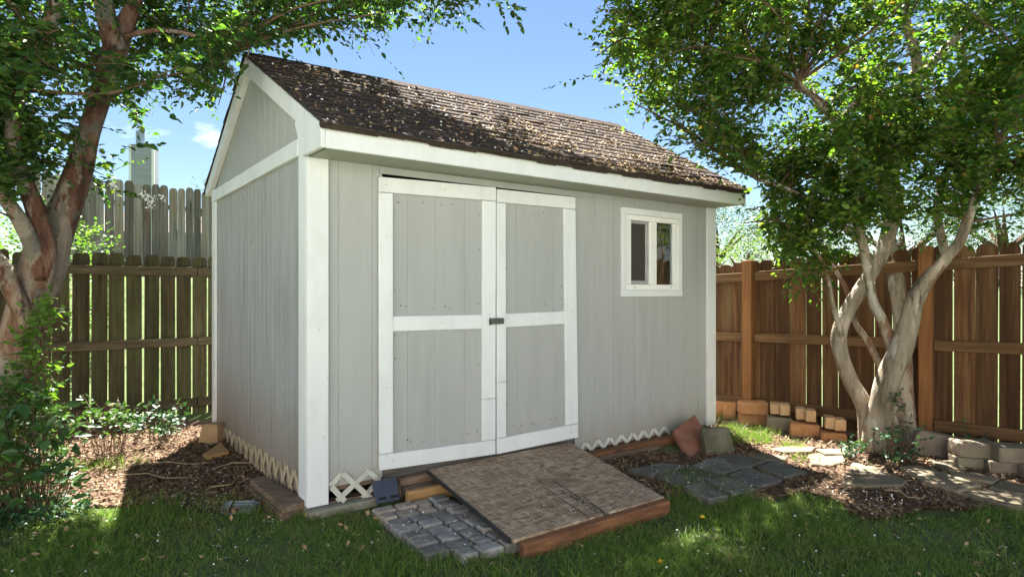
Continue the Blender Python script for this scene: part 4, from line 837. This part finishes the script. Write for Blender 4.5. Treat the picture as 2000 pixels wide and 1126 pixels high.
P = np.array([gnd(a_, b_, GZ+.03) for a_, b_ in zip(rng.uniform(-120, 170, 260)**1.0, rng.uniform(968, 1035, 260))]); P = np.array([q for q in P if proj(q[None])[1][0] < 1040 - .16*max(0, proj(q[None])[0][0])])
o = leaves('ground_cover', *spray(P, rng.normal(0, .5, P.shape)+np.array([0, 0, .6]), rng.uniform(.06, .12, len(P)), 6, .036), 'leaf_cover'); kind(o, 'stuff', 'bluish green low ground cover along the left lawn edge')
for (x0, x1, y0, y1, n, lab) in ((1640, 1700, 868, 915, 26, 'small leafy sprouts left of the pale multi stemmed trunk'), (1725, 1795, 835, 912, 34, 'dark green seedling growing against the pale multi stemmed trunk')):
    P = blob(x0, x1, y0, y1, 4.35, 4.6, n); patch('seedling_plant', lab, 'plant', P, rng.normal(0, .6, P.shape)+UPV, rng.uniform(.09, .16, len(P)), 6, .045, 'leaf_cover', (at((x0+x1)/2, 900, 4.45).x, 4.5))
P = blob(1735, 1768, 775, 805, 4.55, 4.6, 7); patch('trunk_sprout', 'small leafy sprout growing halfway up the pale trunk', 'plant', P, rng.normal(0, .5, P.shape)+UPV, rng.uniform(.06, .1, len(P)), 6, .04, 'leaf_cover', lambda q: q + np.array([.01, .12, -.03]))
P = blob(1860, 1930, 842, 868, 4.5, 4.7, 10); patch('seedling_plant', 'thin green seedling behind the pale edging blocks', 'plant', P, rng.normal(0, .5, P.shape)+UPV, rng.uniform(.08, .14, len(P)), 6, .04, 'leaf_cover', (at(1895, 870, 4.6).x, 4.6))
# stump
sp = gnd(217, 842); stp = thing('tree_stump', 'small sawn tree stump with a pale cut top near the mossy fence', 'stump', Matrix.Translation(sp))
m = MB().tube([(0, 0, -.02), (-.01, 0, .1), (.01, 0, .235)], [.075, .055, .055], 12, .12); m.build('bark', 'twig', stp, smooth=False)
MB().tube([(.01, 0, .2355), (.01, 0, .243)], [.052, .050], 12, .1).build('cut_top', 'stump_top', stp)
MB().tube([(.05, 0, .02), (.075, -.01, .12), (.085, -.02, .17)], [.03, .026, .024], 8).build('side_shoot', 'twig', stp)

# --- background trees and bushes
def far_tree(name, label, c_, r_, n, ls, mat, trunk=True, cat='tree', group=None):
    t = thing(name, label, cat, None, group); d = unit(rng.normal(0, 1, (n, 3))); f = rng.uniform(.3, 1, (n, 1))**.5
    lob = 1 + .22*np.sin(d[:, :1]*5 + 2*d[:, 1:2]*3) * np.cos(d[:, 2:3]*6); P = np.array(c_) + d*f*lob*np.array(r_)
    a = spray(P, d + rng.normal(0, .5, (n, 3)), np.full(n, ls*5.), 7, ls); leaves('crown', *a, mat, t)
    zb = float(terrain(np.array(c_[0]), np.array(c_[1]))) - .05
    m = MB().tube([(c_[0], c_[1], zb), (c_[0]+.1, c_[1], (zb+c_[2])/2), (c_[0], c_[1], c_[2]+r_[2]*.5)], [r_[0]*.09+.03, r_[0]*.07+.02, .02], 8)
    for k in range(5):
        an = k*1.3; m.tube([(c_[0], c_[1], c_[2]-r_[2]*.4), (c_[0]+r_[0]*.4*math.cos(an), c_[1]+r_[1]*.4*math.sin(an), c_[2]+r_[2]*.1), (c_[0]+r_[0]*.7*math.cos(an), c_[1]+r_[1]*.7*math.sin(an), c_[2]+r_[2]*.4)], [r_[0]*.05, r_[0]*.03, .01], 6)
    m.build('trunk', 'twig', t); return t
c_ = at(1462, 492, 12); far_tree('bright_bush', 'bright yellow green bush showing above the cedar fence beside the shed', (c_.x, c_.y, c_.z-.45), (1.0, .9, .85), 900, .045, 'leaf_bright', cat='bush')
for (px, py, Z, rr, hh, lab) in ((1400, 480, 46, 3.6, 3.2, 'hazy far tree showing just right of the shed eave'), (1540, 478, 52, 4.6, 3.6, 'hazy far tree behind the bright bush'), (1760, 470, 40, 5.0, 3.0, 'far tree seen between the pale stems'), (1960, 455, 38, 4.5, 3.2, 'far tree above the cedar fence at the right edge')):
    c_ = at(px, py, Z); far_tree('far_tree', lab, (c_.x, c_.y, c_.z), (rr, rr, hh), 1500, .17, 'leaf_far', group='trees far beyond the cedar fence')
c_ = at(30, 520, 6.6); far_tree('garden_bush', 'green bush beyond the mossy fence behind the leaning trunk', (c_.x-.2, c_.y+.6, c_.z-.15), (.75, .7, .85), 900, .05, 'leaf_vine', cat='bush')
c_ = at(395, 364, 15.5); far_tree('thin_tree', 'thin leafy tree top just above the weathered grey fence', (c_.x, c_.y, c_.z-.5), (.5, .5, .6), 60, .06, 'leaf_far')

# ------------------------------------------------------------------ grass, mulch, petals
LAWN_EDGE = ([-600, 0, 150, 240, 330, 420, 520, 606, 680, 730, 760, 830, 860, 1020, 1297, 1310, 1345, 1500, 1560, 1640, 1690, 1745, 1800, 1880, 1990, 2600],
             [985, 992, 990, 996, 990, 1006, 1002, 1006, 998, 1015, 1040, 1090, 1098, 1066, 1006, 960, 955, 985, 970, 993, 1022, 1016, 1000, 1004, 985, 985])
def grass(name, P, hgt, wid, lean=.35):
    n = len(P); an = rng.uniform(0, math.tau, n); w_ = wid[:, None]*.5*np.stack([np.cos(an), np.sin(an), np.zeros(n)], 1)
    ld = rng.normal(0, lean, (n, 3)); ld[:, 2] = 0; h = hgt[:, None]; up = np.array([0, 0, 1.])
    mid = P + up*h*.55 + ld*h*.4; tip = P + up*h*(.95) + ld*h*1.25
    v = np.stack([P-w_, P+w_, mid+w_*.8, mid-w_*.8, tip], 1).reshape(-1, 3); i = np.arange(n)[:, None]*5
    return npmesh(name, v, [i+np.array([[0, 1, 2, 3]]), i+np.array([[3, 2, 4]])], 'grass_blade')
def vnoise(x, y): return np.sin(x*3.1+1.3*np.sin(y*2.3))*.5 + np.sin(y*4.3+1.7*np.sin(x*3.7))*.3 + np.sin(x*9.1+y*7.3)*.2
n = 330000; gx = rng.uniform(-4.6, 5.2, n); gy = 1.75 + 2.7*rng.uniform(0, 1, n)**1.15
px, py = proj(np.stack([gx, gy, np.full(n, GZ)], 1)); keep = (px > -160) & (px < 2160)
bed = py < np.interp(px, *LAWN_EDGE) + 14*vnoise(gx*3, gy*3); keep &= ~bed
keep &= rng.uniform(0, 1, n) < .62 + .42*vnoise(gx*1.7, gy*1.7)
P = np.stack([gx, gy, np.full(n, GZ-.004)], 1)[keep]; nn_ = vnoise(P[:, 0]*1.3+5, P[:, 1]*1.3)
o = grass('lawn_grass', P, (.02 + .055*rng.beta(2, 3.2, len(P)))*(1+.45*nn_), rng.uniform(.0022, .0052, len(P)), .6); kind(o, 'stuff', 'green lawn grass in front of the shed')
n = 24000; gx = rng.uniform(-6, 7, n); gy = rng.uniform(-5, 1.75, n); P = np.stack([gx, gy, np.full(n, GZ-.004)], 1)
o = grass('lawn_grass', P, rng.uniform(.03, .06, n), rng.uniform(.006, .012, n), .5); kind(o, 'stuff', 'lawn grass nearer than the picture edge')
def pxscatter(poly, n, z=GZ+.02):
    xs = [p_[0] for p_ in poly]; ys = [p_[1] for p_ in poly]; out = []
    W_ = [gnd(a_, b_, z) for a_, b_ in poly]; wx = [w_.x for w_ in W_]; wy = [w_.y for w_ in W_]; wp = [(w_.x, w_.y) for w_ in W_]
    q = np.stack([rng.uniform(min(wx), max(wx), n*4), rng.uniform(min(wy), max(wy), n*4)], 1); k = inpoly(q[:, 0], q[:, 1], wp); q = q[k][:n]
    return np.concatenate([q, np.full((len(q), 1), z)], 1)
def wscatter(x, y, rx, ry, n, z): 
    a_ = rng.uniform(0, math.tau, n); r_ = np.sqrt(rng.uniform(0, 1, n)); return np.stack([x+rx*r_*np.cos(a_), y+ry*r_*np.sin(a_), np.full(n, z)], 1)
pts = []
for (px_, py_, r_, n) in ((1460, 862, .20, 900), (1425, 845, .14, 350), (1500, 850, .12, 160), (1548, 880, .10, 160), (1412, 868, .10, 250), (1575, 905, .12, 90), (1420, 822, .12, 200)):
    q = gnd(px_, py_); pts.append(wscatter(q.x, q.y, r_, r_, n, GZ+.008))
P = np.concatenate(pts); o = grass('tuft_grass', P, rng.uniform(.04, .11, len(P)), rng.uniform(.002, .004, len(P)), .5); kind(o, 'stuff', 'sunlit grass tufts between the shed and the brick edging')
q = np.concatenate([wscatter(gnd(215, 915).x, gnd(215, 915).y, .30, .16, 300, GZ+.015), pxscatter([(240, 960), (600, 985), (600, 1010), (240, 1010)], 500), pxscatter([(1280, 925), (1420, 925), (1500, 985), (1300, 985)], 420, GZ+.02)])
o = grass('edge_grass', q, rng.uniform(.03, .08, len(q)), rng.uniform(.002, .004, len(q)), .5); kind(o, 'stuff', 'stray grass blades along the edges of the mulch')
UP = np.array([[0, 0, 1.]])
def mulch(name, lab, poly, n, rel=.5):
    P = pxscatter(poly, n); P[:, 2] += rng.uniform(-.002, .012, len(P))
    o = flakes(name, P, np.repeat(UP, len(P), 0), rng.uniform(.012, .042, len(P)), 'chips', (.18, .6), .45); kind(o, 'stuff', lab)
    P = pxscatter(poly, n//9); P[:, 2] += .014
    o = flakes(name.replace('mulch', 'straw'), P, np.repeat(UP, len(P), 0), rng.uniform(.02, .06, len(P)), 'straw', (.06, .2), .25); kind(o, 'stuff', 'pale dry stalks on ' + lab)
mulch('mulch_chips', 'the brown mulch left of the shed', [(-200, 980), (60, 985), (240, 992), (330, 985), (420, 1003), (520, 1000), (606, 1003), (600, 985), (430, 850), (480, 830), (90, 835), (-200, 850)], 26000)
mulch('mulch_chips', 'the brown mulch around the pale multi stemmed tree', BED_R, 22000)
for (px_, py_, ln_, an, lab) in ((345, 905, .5, .1, 'long dry stick on the left mulch farthest from the lawn'), (300, 930, .5, -.15, 'long dry stick on the left mulch in front of the other long one'), (470, 905, .35, .7, 'dry stick lying just left of the shed wall lattice'), (430, 950, .3, 1.2, 'short dry stick behind the grey drain cover'),
                           (1720, 938, .4, -.1, 'dry stick lying across the flagstone before the pale trunk'), (1762, 965, .2, -1.0, 'short curved stick on the mulch in front of the pale trunk'), (1640, 862, .3, .5, 'dry stick between the brick edging and the pale trunk')):
    q = gnd(px_, py_, GZ+.035); d_ = Vector((math.cos(an), math.sin(an), 0)); s_ = Vector((-d_.y, d_.x, 0))
    o = MB().tube([-d_*ln_/2, -d_*ln_*.15+s_*.03+Vector((0, 0, .01)), d_*ln_*.2-s_*.02, d_*ln_/2+s_*.03], [.003, .0045, .004, .002], 6).build('fallen_stick', 'straw', None); o.location = q
    tag(o, lab, 'stick', 'dry sticks lying on the mulch')
P = np.concatenate([pxscatter([(-50, 1000), (2050, 1000), (2050, 1125), (-50, 1125)], 170, GZ+.045), pxscatter([(250, 900), (590, 900), (590, 1000), (300, 990)], 220, GZ+.03), pxscatter([(1240, 905), (1400, 890), (1560, 930), (1400, 970)], 120, GZ+.062), pxscatter([(740, 990), (850, 965), (980, 1045), (860, 1085)], 50, .002), pxscatter([(1560, 940), (1850, 950), (1800, 995), (1650, 990)], 120, GZ+.035)])
c2 = [Mr @ (c[0]*(1-a_)*(1-b_)+c[1]*a_*(1-b_)+c[2]*a_*b_+c[3]*(1-a_)*b_ + Vector((0, 0, .003))) for a_, b_ in rng.uniform(.02, .98, (110, 2))]
P = np.concatenate([P, np.array([tuple(q) for q in c2])])
o = flakes('fallen_petals', P, np.repeat(UP, len(P), 0), rng.uniform(.005, .013, len(P)), 'petal', (.6, 1), .35); kind(o, 'stuff', 'tiny white petals scattered over lawn, ramp and paving')
P = np.concatenate([pxscatter([(-50, 1000), (2050, 1000), (2050, 1125), (-50, 1125)], 120, GZ+.035), pxscatter([(400, 985), (720, 1000), (760, 1060), (500, 1040)], 40, GZ+.03)])
o = flakes('fallen_leaves', P, np.repeat(UP, len(P), 0), rng.uniform(.018, .042, len(P)), 'roof_litter', (.4, .7), .5); kind(o, 'stuff', 'dry tan leaves scattered over the lawn')
for (px_, py_, lab) in ((1290, 1097, 'yellow dandelion flower nearest the front edge below the ramp'), (1372, 1010, 'yellow dandelion flower right of the ramp beam')):
    q = gnd(px_, py_, GZ+.05); dn = thing('dandelion_flower', lab, 'flower', Matrix.Translation((q.x, q.y, GZ)), 'dandelions in the lawn')
    MB().tube([(0, 0, 0), (.003, 0, .03), (0, 0, .052)], [.0015]*3, 5).build('stem', 'leaf_vine', dn)
    n = 40; d_ = unit(np.abs(rng.normal(0, 1, (n, 3)))*np.array([1, 1, .5])*np.sign(rng.normal(0, 1, (n, 3)))); d_[:, 2] = np.abs(d_[:, 2])
    leaves('head', np.tile(np.array([[0, 0, .052]]), (n, 1)), d_, np.repeat(UP, n, 0)+rng.normal(0, .2, (n, 3)), np.full(n, .014), np.full(n, .005), 'dandelion', dn)
